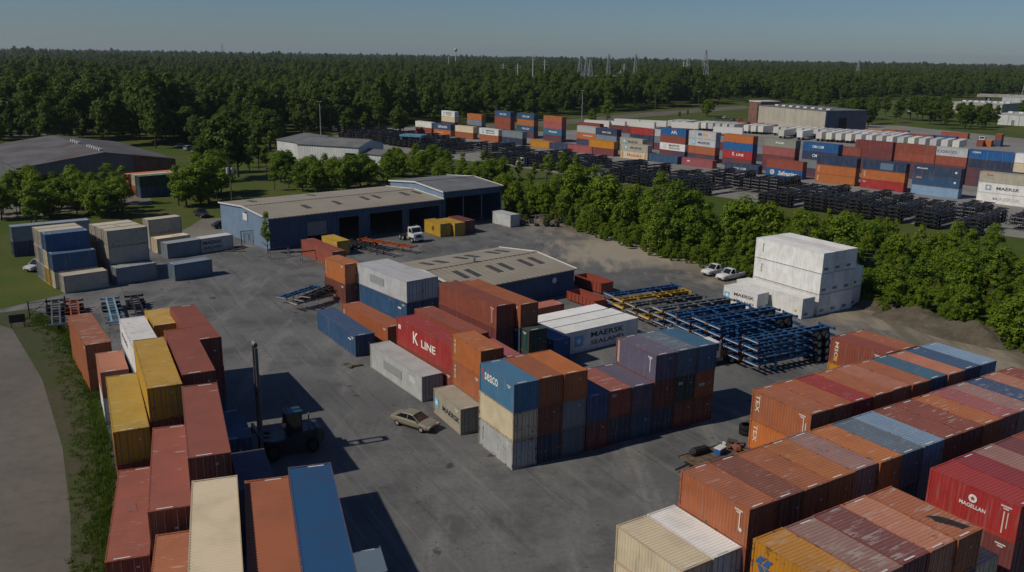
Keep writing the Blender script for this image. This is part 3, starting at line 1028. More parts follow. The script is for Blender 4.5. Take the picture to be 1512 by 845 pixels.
def left(pxx, pyy, z, corner, az, L, tiers, place, hs=2.591, **k):
    n = len(tiers)
    z_need = sum(hs) + n * GAP if isinstance(hs, list) else n * (hs + GAP)
    k.setdefault('skip', {4: 2, 3: 1}.get(n, 0))
    return one((pxx, pyy), z_need, corner, az, L, tiers, place, GD, H=hs, **k)


left(221.7, 630.0, 7.8, 'NR', 117.2, L40, ['brown red', 'rust red', 'yellow'], 'nearer of the two yellow tops')
left(269.4, 566.7, 10.4, 'NR', 117.5, L40, ['navy', 'maroon', 'rust red', 'yellow'], 'taller yellow top beside the red one')
left(318.1, 546.8, 10.4, 'NR', 117.8, L40, ['navy', 'rust red', 'maroon', 'rust red'], 'right of the taller yellow top')
left(327.3, 497.1, 8.7, 'NR', 121.0, L40, ['blue', 'maroon', 'rust red'], 'furthest back by the open yard', hs=HC, skip=0)
left(164.1, 504.5, 5.2, 'NR', 124.2, L40, ['rust orange', 'rust orange'], 'standing alone by the flatbeds on the verge')
b = left(174.5, 471.0, 7.8, 'BL', 120.8, L40, ['navy', 'slate', 'white'], 'white top behind the yellow ones', wear=.7)
for q_ in b[1:]: letters(q_, 'HAMBURG', L40, 'L', -2.5, 1.4, 4.5, 0.7, (0.2, 0.22, 0.25))
left(141.0, 522.0, 5.2, 'BL', 119.0, L20, ['white', 'salmon'], 'low pink top behind the nearer yellow')
left(213.0, 458.6, 7.8, 'BL', 121.0, L20, ['navy', 'maroon', 'yellow'], 'yellow top with rust stains furthest back', wear=.8)
left(341.2, 667.9, 10.98, 'NR', 112.5, L40, ['navy', 'maroon', 'brown red', 'rust red'], 'tall red one before the lift truck', hs=[2.591, 2.591, HC, HC])
left(224.5, 632.0, 8.7, 'BL', 111.2, L40, ['navy', 'maroon', 'rust red'], 'left of the tall red one', hs=HC, wear=.5)
left(175.3, 694.5, 5.4, 'BL', 110.4, L40, ['maroon', 'rust red'], 'leftmost red top along the verge', hs=2.70)
left(281.8, 710.5, 10.98, 'BL', 109.0, L40, ['navy', 'maroon', 'brown red', 'cream'], 'tall cream one at the bottom edge', hs=[2.591, 2.591, HC, HC], wear=.08)
left(360.4, 710.4, 10.4, 'BL', 108.0, L40, ['navy', 'maroon', 'navy', 'rust orange'], 'between cream and blue at the bottom edge', wear=.3)
left(489.1, 682.5, 10.98, 'BR', 107.6, L40, ['maroon', 'navy', 'blue', 'deep blue'], 'tall blue one at the bottom edge', hs=[2.591, 2.591, HC, HC], wear=0.0)
left(229.9, 789.9, 7.8, 'BL', 108.5, L40, ['navy', 'maroon', 'rust orange'], 'stained red roof at the lower left', wear=.6)
left(561.2, 806.0, 2.6, 'BR', 108.0, L20, ['grey blue'], 'low beside the tall blue one')
left(357.0, 603.0, 5.2, 'BR', 114.5, L20, ['navy', 'blue'], 'in the shade behind the lift truck')
left(389.0, 662.0, 5.2, 'BR', 113.5, L20, ['navy', 'purple grey'], 'in the shade before the lift truck')

# group by the lawn at the left
GE = 'containers beside the left lawn'
across((93.3, 408.3), 2.61, 41.0, L20, ['tan'], 'lowest at the lawn corner', GE)
across((170.5, 396.8), 2.61, 43.5, L20, ['slate'], 'right of the lowest tan one by the lawn', GE)
for i, n_ in enumerate(('front', 'middle', 'back')):
    across((157.2, 341.7), 7.82, 44.0, L20, ['slate', 'tan', 'tan'] if i else ['tan', 'tan', 'tan'], '%s of three tall stacks by the lawn' % n_, GE, back=i * 2.6)
across((76.0, 376.6), 5.2, 41.0, L20, ['cream', 'blue'], 'behind the lowest tan one', GE)
across((65.5, 347.0), 7.82, 41.0, L20, ['yellow', 'cream', 'blue'], 'three high behind the pair by the lawn', GE)
across((65.5, 347.0), 7.82, 41.0, L20, ['tan', 'slate', 'tan'], 'tan roof behind the three high blue', GE, back=2.6)
across((65.5, 347.0), 7.82, 41.0, L20, ['slate', 'tan', 'tan'], 'second tan roof behind the three high blue', GE, back=5.2)
across((30.0, 349.0), 5.2, 38.0, L40, ['navy', 'slate'], 'long low roof behind the lawn stacks', GE, back=9.0)
across((256.9, 391.5), 2.61, 44.5, L20, ['grey blue'], 'nearest the open yard in the lawn group', GE)
across((246.2, 360.5), 2.61, 46.5, L20, ['slate'], 'joined to the lettered one by the workshop', GE)
b = across((246.2, 360.5), 2.61, 46.5, L20, ['pale grey'], 'with dark letters nearest the workshop gable', GE, side=6.15)
letters(b[0], 'MAERSK', L20, 'R', -0.9, 1.75, 3.6, 0.62, INK)
letters(b[0], 'SEALAND', L20, 'R', -0.9, 0.85, 3.6, 0.48, INK)
across((218.5, 325.4), 5.2, 46.0, L20, ['tan', 'tan'], 'standing apart behind the lawn group', GE)
across((231.0, 353.4), 2.61, 46.0, L20, ['cream'], 'low between the tan pair and the lettered one', GE)

# by the workshop doors
GF = 'containers before the workshop'
one((490.9, 372.5), 2.61, 'NL', 128.0, L40, ['rust red'], 'before the workshop, left of the yellow one', GF)
one((516.4, 354.5), 2.61, 'NR', 128.0, L20, ['yellow'], 'before the workshop, right of the red one', GF, wear=.2)
b = one((650.2, 331.2), 2.61, 'NL', 127.0, L20, ['yellow'], 'beside the white tractor, left of a pair', GF, wear=.15)
letters(b[0], DISC, L20, 'L', 0.2, 1.35, 0.9, 0.9, (0.15, 0.03, 0.02), name='emblem_disc')
c = np.array((b[0].location.x, b[0].location.y))
e = np.array((math.cos(R_(37)), math.sin(R_(37))))
n = np.array((math.cos(R_(127)), math.sin(R_(127))))
for i, (cl, nm) in enumerate((('yellow', 'beside the white tractor, right of a pair'), ('maroon', 'dark one right of the yellow pair'))):
    d_ = c + e * (2.75 * (i + 1) + .3 * i) + n * (-.9 + 1.1 * i)
    stack(d_[0], d_[1], 307, L20, [cl], nm, GF, wear=.2)
one((753.7, 317.9), 2.61, 'NL', 129.0, L20, ['pale grey'], 'beside the open bay of the right shed', GF, wear=.7)
# ------------------------------------------------------------------ chassis
def wheel_meshes(r, w, n=18):
    t = MB()
    prof = [(0.62 * r, -w / 2), (0.93 * r, -w / 2), (r, -w * .36), (r, w * .36), (0.93 * r, w / 2), (0.62 * r, w / 2)]
    vs, fs = [], []
    for i in range(n):
        a = 2 * math.pi * i / n
        for q, y in prof: vs.append((q * math.cos(a), y, q * math.sin(a)))
    m = len(prof)
    for i in range(n):
        for j in range(m - 1):
            fs.append((i * m + j, ((i + 1) % n) * m + j, ((i + 1) % n) * m + j + 1, i * m + j + 1))
    t.add(vs, fs)
    rm = MB()
    rm.tube((0, -w * .40, 0), (0, w * .40, 0), 0.63 * r, n=n)
    rm.tube((0, -w * .5, 0), (0, w * .5, 0), 0.2 * r, n=8)
    return t.mesh('tyre', RUBBER, smooth=True), rm.mesh('rim', RIM)


T_TRUCK, R_TRUCK = wheel_meshes(0.51, 0.52)
T_CAR, R_CAR = wheel_meshes(0.32, 0.21)
T_BIG, R_BIG = wheel_meshes(0.85, 0.6)
R_BIG.materials[0] = STEEL


def wheel(parent, x, y, z, T, Rm, sc=1.0):
    w_ = inst('wheel', T, parent, (x, y, z), scale=(sc, sc, sc))
    inst('rim', Rm, w_)
    return w_


CHC = {'blue': (0.015, 0.070, 0.175), 'yellow': (0.46, 0.27, 0.015), 'black': (0.025, 0.025, 0.028), 'grey': (0.12, 0.125, 0.13), 'orange': (0.40, 0.09, 0.02), 'red': (0.26, 0.04, 0.03), 'pale blue': (0.22, 0.36, 0.45)}
_rail = MB()
for z0, z1, hw in ((0.98, 1.02, .09), (1.02, 1.24, .015), (1.24, 1.28, .09)):
    _rail.box(-5.9, 5.9, -hw, hw, z0, z1)
_RAIL = _rail.mesh('main_rail', OBJP)
_XM = MB().box(-.05, .05, -.47, .47, 1.04, 1.2).mesh('crossmember', OBJP)
_OUT = MB().box(-.06, .06, -1.2, 1.2, 1.10, 1.24).mesh('outrigger', OBJP)
_bol = MB()
_bol.box(-.11, .11, -1.22, 1.22, 1.06, 1.30)
for s in (-1, 1): _bol.box(-.09, .09, s * 1.12 - .07, s * 1.12 + .07, 1.30, 1.40)
_BOL = _bol.mesh('bolster', OBJP)
_tape = MB()
_tape.box(-.012, 0, -0.95, 0.95, 1.14, 1.21)
_TAPE = _tape.mesh('reflective_tape', LETTER)
_LMP = MB().box(-.06, .02, -.1, .1, 1.1, 1.25).mesh('marker_lamp', AMBER)
_LEG = MB().box(-.07, .07, -.07, .07, 0.12, 1.0).box(-.15, .15, -.13, .13, 0.06, 0.12).mesh('landing_leg', OBJP)
_AXL = MB().tube((0, -.95, .51), (0, .95, .51), .07).box(-.9, .9, -.55, -.45, .7, .98).box(-.9, .9, .45, .55, .7, .98).mesh('axle', STEEL)
_FRD = MB().box(-.15, -.05, -1.2, 1.2, .5, .62).bar((-.1, -.5, .62), (-.1, -.5, 1.0), .08).bar((-.1, .5, .62), (-.1, .5, 1.0), .08).mesh('rear_bumper', OBJP)


def chassis(x, y, z, az, col, label, group, wheels=True, legs=True, flip=False):
    """local +x to the wheels"""
    r = empty('container_chassis', (x, y, z), az, label, 'chassis', group)
    j = random.uniform(.8, 1.2)
    c = tuple(q * j for q in CHC[col]) + (1,)
    for s in (-1, 1): inst('main_rail', _RAIL, r, (0, s * .45, 0), color=c)
    for k in range(9): inst('crossmember', _XM, r, (-5.1 + k * 1.28, 0, 0), color=c)
    for k in (-3.2, 0.2, 2.4): inst('outrigger', _OUT, r, (k, 0, 0), color=c)
    for k in (-5.95, 5.95):
        b_ = inst('bolster', _BOL, r, (k, 0, 0), (0, 0, 0 if k < 0 else math.pi), c)
        inst('reflective_tape', _TAPE, b_, (-.112, 0, 0), color=(0.62, 0.62, 0.62, 1))
        for s in (-1, 1): inst('marker_lamp', _LMP, b_, (-.13, s * 1.15, 0))
    if wheels:
        for k in (3.6, 4.85):
            inst('axle', _AXL, r, (k, 0, 0))
            for s in (-1, 1): wheel(r, k, s * .92, .51, T_TRUCK, R_TRUCK)
        inst('rear_bumper', _FRD, r, (5.95, 0, 0), color=c)
    if legs:
        for s in (-1, 1): inst('landing_leg', _LEG, r, (-3.0, s * .75, 0), color=c)
    return r


CH_AZ = 28.0
CH_E = np.array((math.cos(R_(CH_AZ)), math.sin(R_(CH_AZ))))
CH_F = np.array((26.9, 91.6))
CH_D = np.array((-0.475, 0.88))
GC = 'skeletal chassis stacked beside the central block'
WHICH = ['nearest', 'second', 'third', 'fourth', 'fifth', 'sixth', 'seventh', 'eighth', 'ninth', 'tenth', 'eleventh']
spec = [['blue'] * 4, ['blue'] * 3, ['blue'] * 4, ['blue'] * 4, ['blue'] * 3, ['blue'] * 3, ['blue', 'grey', 'grey'], ['yellow', 'grey'], ['grey', 'grey'], ['yellow', 'yellow'], ['black', 'blue']]
for i, tiers in enumerate(spec):
    f0 = CH_F + CH_D * (i * 2.82)
    c = f0 + CH_E * (6.0 + random.uniform(-.25, .25))
    n = len(tiers)
    for k, cl in enumerate(tiers):
        lvl = ['lowest', 'second up', 'third up', 'topmost'][k] if k < n - 1 else 'topmost'
        chassis(c[0] - CH_E[0] * .12 * k, c[1] - CH_E[1] * .12 * k, 0.01 + k * 0.93, CH_AZ + random.uniform(-1, 1), cl,
                '%s skeletal chassis, %s in the %s chassis stack' % (cl, lvl, WHICH[i]), GC, legs=(k == 0 or random.random() < .4))

# loose flatbeds by the verge and trestles
q = G(112, 474)
chassis(q[0], q[1], 0.01, 118, 'orange', 'rusty orange flatbed chassis by the verge fence', 'flatbeds by the left verge')
q = G(84, 474)
chassis(q[0], q[1], 0.01, 118, 'grey', 'grey flatbed chassis at the verge corner, leftmost', 'flatbeds by the left verge')
q = G(168, 470)
chassis(q[0], q[1], 0.01, 118, 'pale blue', 'pale blue flatbed chassis behind the lone orange stack', 'flatbeds by the left verge')
q = G(205, 466)
chassis(q[0], q[1], 0.01, 118, 'black', 'black flatbed chassis right of the pale blue one', 'flatbeds by the left verge')
q = G(436, 446)
chassis(q[0], q[1] + 2, 0.01, 62, 'blue', 'short blue chassis lying in the open yard', 'frames lying in the open yard', wheels=False).scale = (.6, .8, .8)
q = G(462, 452)
for k in range(3):
    chassis(q[0] + k * .3, q[1] + k * .5, 0.01 + .42 * k, 50 + 9 * k, 'black' if k else 'grey', 'dark frame %s in the heap behind the blue container' % ['lowest', 'second', 'topmost'][k], 'frames lying in the open yard', wheels=False, legs=False).scale = (.55, .85, .9)
for k, (a, b_) in enumerate(((545, 372), (572, 368))):
    q = G(a, b_)
    chassis(q[0], q[1], 0.01, 140 + 8 * k, ['black', 'orange'][k], ['black chassis parked before the dark workshop bay', 'red orange chassis parked before the dark workshop bay'][k], 'chassis before the workshop')


def trestle(x, y, az, label):
    r = empty('trestle', (x, y, 0.01), az, label, 'trestle', 'white trestles before the workshop')
    MB().box(-1.9, 1.9, -.1, .1, 1.62, 1.78).build('beam', STEEL, r)
    for s in (-1, 1):
        for k in (-1, 1):
            MB().bar((s * 1.7, k * .05, 1.62), (s * 1.8, k * .62, 0), .11).build('leg', GALV, r)
        MB().bar((s * 1.76, -.36, .75), (s * 1.76, .36, .75), .07).build('brace', GALV, r)


q = G(421, 381); trestle(q[0] - 1, q[1], 40, 'white trestle with dark beam nearest the gable tree')
q = G(468, 385); trestle(q[0] - 1, q[1], 38, 'white trestle with dark beam beside the red container')


# ------------------------------------------------------------------ cars and trucks
def loft(sections, mats=0):
    """sections: list of (x, [(y,z)...]) half outlines from bottom centre to top centre; mirrored"""
    b = MB()
    rings = []
    for x, pts in sections:
        rings.append([(x, y, z) for y, z in pts] + [(x, -y, z) for y, z in reversed(pts)])
    m = len(rings[0])
    vs = [v for r_ in rings for v in r_]
    fs = []
    for i in range(len(rings) - 1):
        for j in range(m):
            k = (j + 1) % m
            fs.append((i * m + j, i * m + k, (i + 1) * m + k, (i + 1) * m + j))
    fs += [tuple(range(m)), tuple(range((len(rings) - 1) * m, len(rings) * m))]
    b.add(vs, fs)
    return b


def car(x, y, az, col, label, group, kind='sedan', sc=1.0, L=4.7):
    r = empty('parked_car' if kind == 'sedan' else 'parked_' + kind, (x, y, 0.012), az, label, 'car' if kind == 'sedan' else kind, group)
    r.scale = (sc, sc, sc)
    c = (*col, 1)
    h = L / 2
    if kind == 'sedan':
        top = [(-h, .62, .80), (-h + .12, .60, .95), (-1.45, .52, 1.0), (-.6, .5, .99), (.75, .5, .97), (1.2, .5, .93), (h - .35, .42, .82), (h - .06, .40, .70), (h, .45, .55)]
    elif kind == 'pickup':
        top = [(-h, .70, 1.05), (-h + .1, .6, 1.08), (-1.5, .6, 1.08), (-.4, .6, 1.08), (1.0, .55, 1.07), (1.3, .55, 1.04), (h - .3, .5, .98), (h - .05, .45, .85), (h, .5, .6)]
    else:
        top = [(-h, .65, 1.0), (-h + .1, .6, 1.1), (-1.5, .6, 1.1), (-.4, .6, 1.08), (1.0, .55, 1.05), (1.3, .55, 1.0), (h - .3, .5, .92), (h - .05, .45, .8), (h, .5, .6)]
    hw = 0.9
    sec = []
    for xx, zb, zt in top:
        k = 0.93 if abs(xx) > h - .2 else 1.0
        zl = .30 if abs(xx) < h - .2 else .38
        sec.append((xx, [(0, zl), (hw * .9 * k, zl), (hw * k, zl + .18), (hw * k, zt - .16), (hw * .93 * k, zt - .04), (hw * .6 * k, zt), (0, zt + .015)]))
    loft(sec).build('body', OBJP, r, c, smooth=False, bevel=.02)
    g = {'sedan': [(-1.75, .98, .70), (-1.05, 1.38, .58), (-.2, 1.44, .58), (.35, 1.40, .57), (1.15, .96, .70)],
         'pickup': [(-.55, 1.07, .78), (-.40, 1.70, .66), (.1, 1.76, .66), (.45, 1.72, .66), (1.12, 1.05, .76)],
         'suv': [(-h + .12, 1.08, .78), (-h + .35, 1.66, .66), (-.5, 1.74, .66), (.35, 1.70, .66), (1.1, 1.05, .76)],
         'van': [(-h + .08, 1.08, .84), (-h + .12, 1.95, .76), (0, 2.0, .76), (1.2, 1.9, .72), (1.9, 1.0, .76)]}[kind]
    # glasshouse as glass, roof and pillars as body colour
    zb = min(q[1] for q in g)
    gl = []
    for xx, zt, wy in g:
        zt_ = max(zt, zb + .03)
        gl.append((xx, [(0, zb - .08), (.78, zb - .08), (.78 + (wy - .78) * (zt_ - zb) / .7, zt_ - .03), (0, zt_ - .01)]))
    loft(gl).build('window_glass', GLASS, r)
    tops = [q for q in g if q[1] > zb + .25]
    rf = []
    for xx, zt, wy in tops:
        wq = .78 + (wy - .78) * (zt - zb) / .7 + .012
        rf.append((xx, [(0, zt - .045), (wq, zt - .06), (wq * .92, zt + .02), (0, zt + .05)]))
    loft(rf).build('roof', OBJP, r, c, bevel=.015)
    for s in (-1, 1):
        for (xa, za, wa), (xb, zc, wb) in ((g[0], g[1]), (g[-1], g[-2])):
            MB().bar((xa, s * .785, zb - .02), (xb, s * (.785 + (wb - .78) * (zc - zb) / .7), zc - .02), .07, .06).build('pillar', OBJP, r, c)
        xm = -.25
        MB().bar((xm, s * .79, zb - .02), (xm, s * .60 if kind == 'sedan' else s * .68, g[2][1] - .04), .06, .07).build('pillar', OBJP, r, c)
        MB().cbox((h - .06, s * .62, .66 if kind == 'sedan' else .78), (.1, .36, .14)).build('headlight', LAMP, r)
        MB().cbox((-h + .03, s * .66, .78), (.06, .3, .16)).build('tail_light', inst_red, r)
        MB().cbox((.95, s * .98, zb + .08), (.12, .18, .12)).build('mirror', OBJP, r, c, bevel=.02)
        for xx in (-h + .95, h - .92): wheel(r, xx, s * .80, .315, T_CAR, R_CAR)
    MB().cbox((h - .01, 0, .46), (.05, 1.1, .12)).build('grille', DARK, r)
    if kind == 'pickup':
        MB().box(-h + .12, -.75, -.72, .72, .98, 1.1).build('bed_cover', DARK, r)
    return r


inst_red = mat_flat('tail_lens', (0.25, 0.015, 0.012), 0.3)
a, b_ = G(585, 620), G(649, 642)
q = (a + b_) / 2
sed = car(q[0] - .3, q[1] + .2, math.degrees(math.atan2(b_[1] - a[1], b_[0] - a[0])) + 3, (0.21, 0.19, 0.145), 'champagne gold saloon car parked in the open yard', 'parked cars', L=4.75)
q = G(1056, 405); car(q[0], q[1], 215, (0.6, 0.6, 0.6), 'white pickup truck beside the tree belt, left of two', 'pickups by the tree belt', 'pickup', L=5.2)
q = G(1078, 412); car(q[0], q[1], 215, (0.62, 0.62, 0.62), 'white pickup truck beside the tall white stack', 'pickups by the tree belt', 'pickup', L=5.2)
q = G(298, 320); car(q[0], q[1], 310, (0.02, 0.022, 0.026), 'black pickup on the grass behind the lawn containers', 'parked cars', 'pickup', L=5.4)
q = G(331, 336); car(q[0], q[1], 40, (0.03, 0.03, 0.032), 'dark saloon half hidden behind the workshop gable', 'parked cars')
q = G(58, 398); car(q[0], q[1], 250, (0.45, 0.45, 0.45), 'white car at the lawn beside the left containers', 'parked cars', 'suv', L=4.6)
for i, (a, b_, cl) in enumerate(((268, 218, (.4, .4, .4)), (280, 222, (.25, .26, .28)), (290, 226, (.05, .05, .06)), (302, 219, (.5, .5, .5)), (313, 223, (.2, .05, .04)), (352, 215, (.5, .5, .5)))):
    q = G(a, b_)
    car(q[0], q[1], 60 + 8 * i, cl, 'small parked car by the big left trees, %s from the left' % ORD[i + 1], 'cars by the left trees', 'suv' if i % 2 else 'sedan')
q = G(50, 295); car(q[0], q[1], 20, (.015, .015, .017), 'black truck parked before the grey warehouse', 'parked cars', 'suv', sc=1.2)
for i, (a, b_) in enumerate(((1062, 176), (1072, 176), (1082, 178), (1092, 179))):
    q = G(a, b_)
    car(q[0], q[1], 30 * i, [(.05, .06, .12), (.5, .5, .5), (.1, .1, .1), (.4, .05, .04)][i], 'car in the far lot by the brick block, %s from the left' % ORD[i + 1], 'cars in the far lot', 'suv')


def tractor(x, y, az, label, col=(0.62, 0.62, 0.60), group='yard tractors'):
    r = empty('yard_tractor', (x, y, 0.012), az, label, 'truck', group)
    c = (*col, 1)
    for s in (-1, 1): MB().box(-2.6, 2.4, s * .42 - .06, s * .42 + .06, .75, .98).build('main_rail', STEEL, r)
    MB().prism([(.55, 1.0), (2.55, 1.0), (2.6, 1.35), (2.45, 1.75), (1.95, 1.9), (1.62, 2.85), (.7, 2.92), (.55, 2.8)], -1.12, 1.12).build('cab', OBJP, r, c, bevel=.06)
    MB().add([(1.99, -.95, 1.93), (1.99, .95, 1.93), (1.69, .9, 2.72), (1.69, -.9, 2.72)], [(0, 1, 2, 3)]).build('windscreen', GLASS, r)
    for s in (-1, 1):
        MB().add([(.85, s * 1.128, 1.9), (1.78, s * 1.128, 1.9), (1.58, s * 1.128, 2.68), (.85, s * 1.128, 2.7)], [(0, 1, 2, 3)]).build('side_window', GLASS, r)
        MB().cbox((1.9, s * 1.32, 2.2), (.1, .22, .45)).build('mirror', STEEL, r)
        MB().cbox((2.6, s * .85, 1.25), (.06, .32, .22)).build('headlight', LAMP, r)
        MB().tube((0, s * .75, .72), (.9, s * .75, .72), .3, n=12).build('fuel_tank', GALV, r)
        wheel(r, 1.9, s * .95, .51, T_TRUCK, R_TRUCK, .98)
        for k in (-1.2, -2.3): wheel(r, k, s * .92, .51, T_TRUCK, R_TRUCK)
        MB().tube((.42, s * .9, 1.0), (.42, s * .9, 3.1), .07).build('exhaust', GALV, r)
    MB().cbox((2.66, 0, .75), (.18, 2.2, .4)).build('bumper', OBJP, r, c, bevel=.04)
    MB().cbox((2.58, 0, 1.3), (.05, 1.1, .4)).build('grille', DARK, r)
    MB().cbox((-1.7, 0, 1.08), (1.1, .9, .14)).build('fifth_wheel', STEEL, r)
    MB().cbox((-.2, 0, 1.3), (.5, 1.4, .7)).build('deck_box', inst_orange, r)
    return r


inst_orange = mat_flat('orange_box', (0.35, 0.09, 0.02), 0.6)
q = G(607, 356); tractor(q[0], q[1] + .3, -50, 'white truck tractor parked before the open workshop bays')
q = G(1060, 546); tractor(q[0] + .5, q[1] + 2.5, 205, 'white truck tractor half hidden behind the central block')
q = G(775, 246); tractor(q[0], q[1], 200, 'small white truck tractor in the far yard before the chassis')
q = G(1448, 211); tractor(q[0], q[1], 250, 'white truck tractor beyond the blue far row container')

# ------------------------------------------------------------------ container lift truck
LT = empty('lift_truck', (-21.6, 68.75, 0.012), 209.5, 'dark container lift truck with tall mast at the left stacks', 'lift truck')
lb = (0.02, 0.025, 0.032, 1)
LT.scale = (.76, .8, 1)
# local +x = forward, mast at x = 0, body behind
MB().prism([(-6.6, .75), (-5.2, .45), (-1.0, .45), (-.6, .9), (-.6, 1.5), (-3.0, 1.75), (-3.2, 2.05), (-6.3, 2.1), (-6.7, 1.7)], -1.25, 1.25).build('body', OBJP, LT, lb, bevel=.06)
MB().prism([(-7.0, .9), (-6.1, .7), (-6.1, 2.2), (-6.8, 2.15), (-7.05, 1.6)], -1.35, 1.35).build('counterweight', OBJP, LT, (0.05, 0.055, 0.06, 1), bevel=.08)
cab = MB().prism([(-4.6, 1.9), (-2.9, 1.9), (-2.6, 2.4), (-2.9, 3.75), (-4.5, 3.75)], -.75, .75).build('cab', GLASS, LT)
MB().cbox((-3.72, 0, 3.82), (2.0, 1.7, .12)).build('cab_roof', OBJP, cab, (0.02, 0.06, 0.11, 1))
for sx, sy in ((-4.55, .74), (-4.55, -.74), (-2.85, .74), (-2.85, -.74)):
    MB().bar((sx, sy, 1.9), (sx, sy, 3.8), .1).build('cab_post', STEEL, cab)
MB().tube((-5.4, .7, 2.1), (-5.4, .7, 3.6), .09).build('exhaust', GALV, LT)
MB().tube((-3.2, -.5, 3.88), (-3.2, -.5, 4.15), .09).build('beacon', AMBER, LT)
for s in (-1, 1):
    wheel(LT, -.95, s * 1.55, .86, T_BIG, R_BIG)
    wheel(LT, -5.6, s * 1.25, .72, T_BIG, R_BIG, .84)
mast = MB()
for s in (-1, 1):
    mast.box(-.1, .2, s * .62 - .09, s * .62 + .09, .3, 10.2)
    mast.box(.02, .22, s * .42 - .06, s * .42 + .06, .5, 10.5)
mo = mast.build('mast', OBJP, LT, (0.10, 0.10, 0.10, 1))
for zz in (.6, 3.2, 5.8, 8.2, 10.3):
    MB().box(-.08, .18, -.62, .62, zz, zz + .22).build('cross_beam', STEEL, mo)
for s in (-1, 1): MB().tube((-.16, s * .3, .5), (-.16, s * .3, 7.5), .06).build('lift_cylinder', GALV, mo)
MB().tube((0.05, -.5, 10.45), (0.05, .5, 10.45), .22, n=12).build('chain_wheel', GALV, mo)
sp = MB().box(.25, .55, -2.2, 2.2, 2.3, 2.6).box(.25, .55, -2.2, -2.0, 1.7, 2.3).box(.25, .55, 2.0, 2.2, 1.7, 2.3).build('spreader', OBJP, LT, (0.10, 0.10, 0.10, 1))
for s in (-1, 1): MB().bar((-.1, s * .7, 1.8), (-2.2, s * .7, 1.3), .16).build('tilt_cylinder', GALV, LT)

# ------------------------------------------------------------------ roll-off bin, trailer with junk, scrap
DUMP_C = (0.26, 0.055, 0.035, 1)


def skip_bin(x, y, az, label, L=6.2, W=2.4, H=1.7):
    r = empty('open_top_bin', (x, y, 0.012), az, label, 'bin', 'open top bins')
    h, w_ = L / 2, W / 2
    MB().box(-h, h, -w_ + .04, w_ - .04, .18, .24).build('floor_panel', OBJP, r, (0.10, 0.05, 0.035, 1))
    for s in (-1, 1):
        b = MB()
        pr = corr(L, w_, w_ - .0, -h, h, .9, True)
        b.box(-h, h, s * w_ - .02, s * w_ + .02, .2, H)
        for k in range(8):
            b.box(-h + .2 + k * (L - .5) / 7, -h + .3 + k * (L - .5) / 7, s * (w_ + .06) - .05, s * (w_ + .06) + .05, .2, H - .06)
        b.box(-h, h, s * w_ - .06, s * w_ + .07, H, H + .09)
        b.build('side_panel', OBJP, r, DUMP_C)
        MB().box(s * h - .03, s * h + .03, -w_ + .02, w_ - .02, .2, H).build('end_panel', OBJP, r, DUMP_C)
        MB().box(-h, h, s * .5 - .06, s * .5 + .06, 0, .18).build('skid', STEEL, r)
    return r


q = G(879, 430); skip_bin(q[0] - .2, q[1] + 1.2, -54, 'rusty red open top bin beside the mid shed corner')
q = G(868, 447); skip_bin(q[0] - .2, q[1] - .6, -54, 'dark red open top bin in the shed shade', H=1.3)
# ------------------------------------------------------------------ sheds and warehouses
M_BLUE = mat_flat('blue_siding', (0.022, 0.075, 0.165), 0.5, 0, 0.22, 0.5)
M_BLUE_SUN = mat_flat('sunlit_gable_siding', (0.17, 0.245, 0.35), 0.5, 0, 0.12, 0.5)  # wall blue made paler: sunlight on the left gables is put in the colour
M_ROOFT = mat_flat('tan_metal_roof', (0.295, 0.262, 0.205), 0.55, 0, 0.10, 0.2)
M_ROOFG = mat_flat('grey_metal_roof', (0.17, 0.17, 0.17), 0.55, 0, 0.2, 0.25)
M_TRIM = mat_flat('white_trim', (0.62, 0.62, 0.60), 0.5, 0, 0.1, 1)
M_SKYL = mat_flat('skylight_sheet', (0.075, 0.07, 0.06), 0.4, 0, 0.2, 1)
M_DOOR = mat_flat('roll_door', (0.19, 0.215, 0.24), 0.5, 0, 0.12, 1)
M_FLOOR = mat_flat('shop_floor', (0.12, 0.115, 0.11), 0.8, 0, 0.3, 0.5)
M_WALLG = mat_flat('grey_siding', (0.13, 0.14, 0.15), 0.6, 0, 0.2, 0.3)
M_WHITE = mat_flat('white_siding', (0.55, 0.56, 0.57), 0.6, 0, 0.12, 0.3)
M_TANW = mat_flat('tan_panel', (0.40, 0.375, 0.31), 0.7, 0, 0.12, 0.15)
M_BRICK = mat_flat('brick_red', (0.20, 0.105, 0.075), 0.85, 0, 0.25, 0.6)
M_STEELB = mat_flat('blue_grey_panel', (0.075, 0.10, 0.145), 0.6, 0, 0.15, 0.3)


def rib_sheet(u0, u1, z0, z1, fn, pitch=0.6, depth=0.04):
    b = MB()
    pr = corr(1, depth, 0.0, u0, u1, pitch, True)
    tz = z1 if callable(z1) else (lambda u: z1)
    vs = []
    for u, d in pr:
        vs += [fn(u, d, z0), fn(u, d, tz(u))]
    b.add(vs, [(2 * i, 2 * i + 2, 2 * i + 3, 2 * i + 1) for i in range(len(pr) - 1)])
    return b


def cut(u0, u1, z0, z1, holes):
    """rectangles left of a wall once the openings are taken out"""
    out, u = [], u0
    for a, b, c, d in sorted(holes):
        if a > u: out.append((u, a, z0, z1))
        if c > z0: out.append((a, b, z0, c))
        if d < z1: out.append((a, b, d, z1))
        u = b
    if u < u1: out.append((u, u1, z0, z1))
    return out


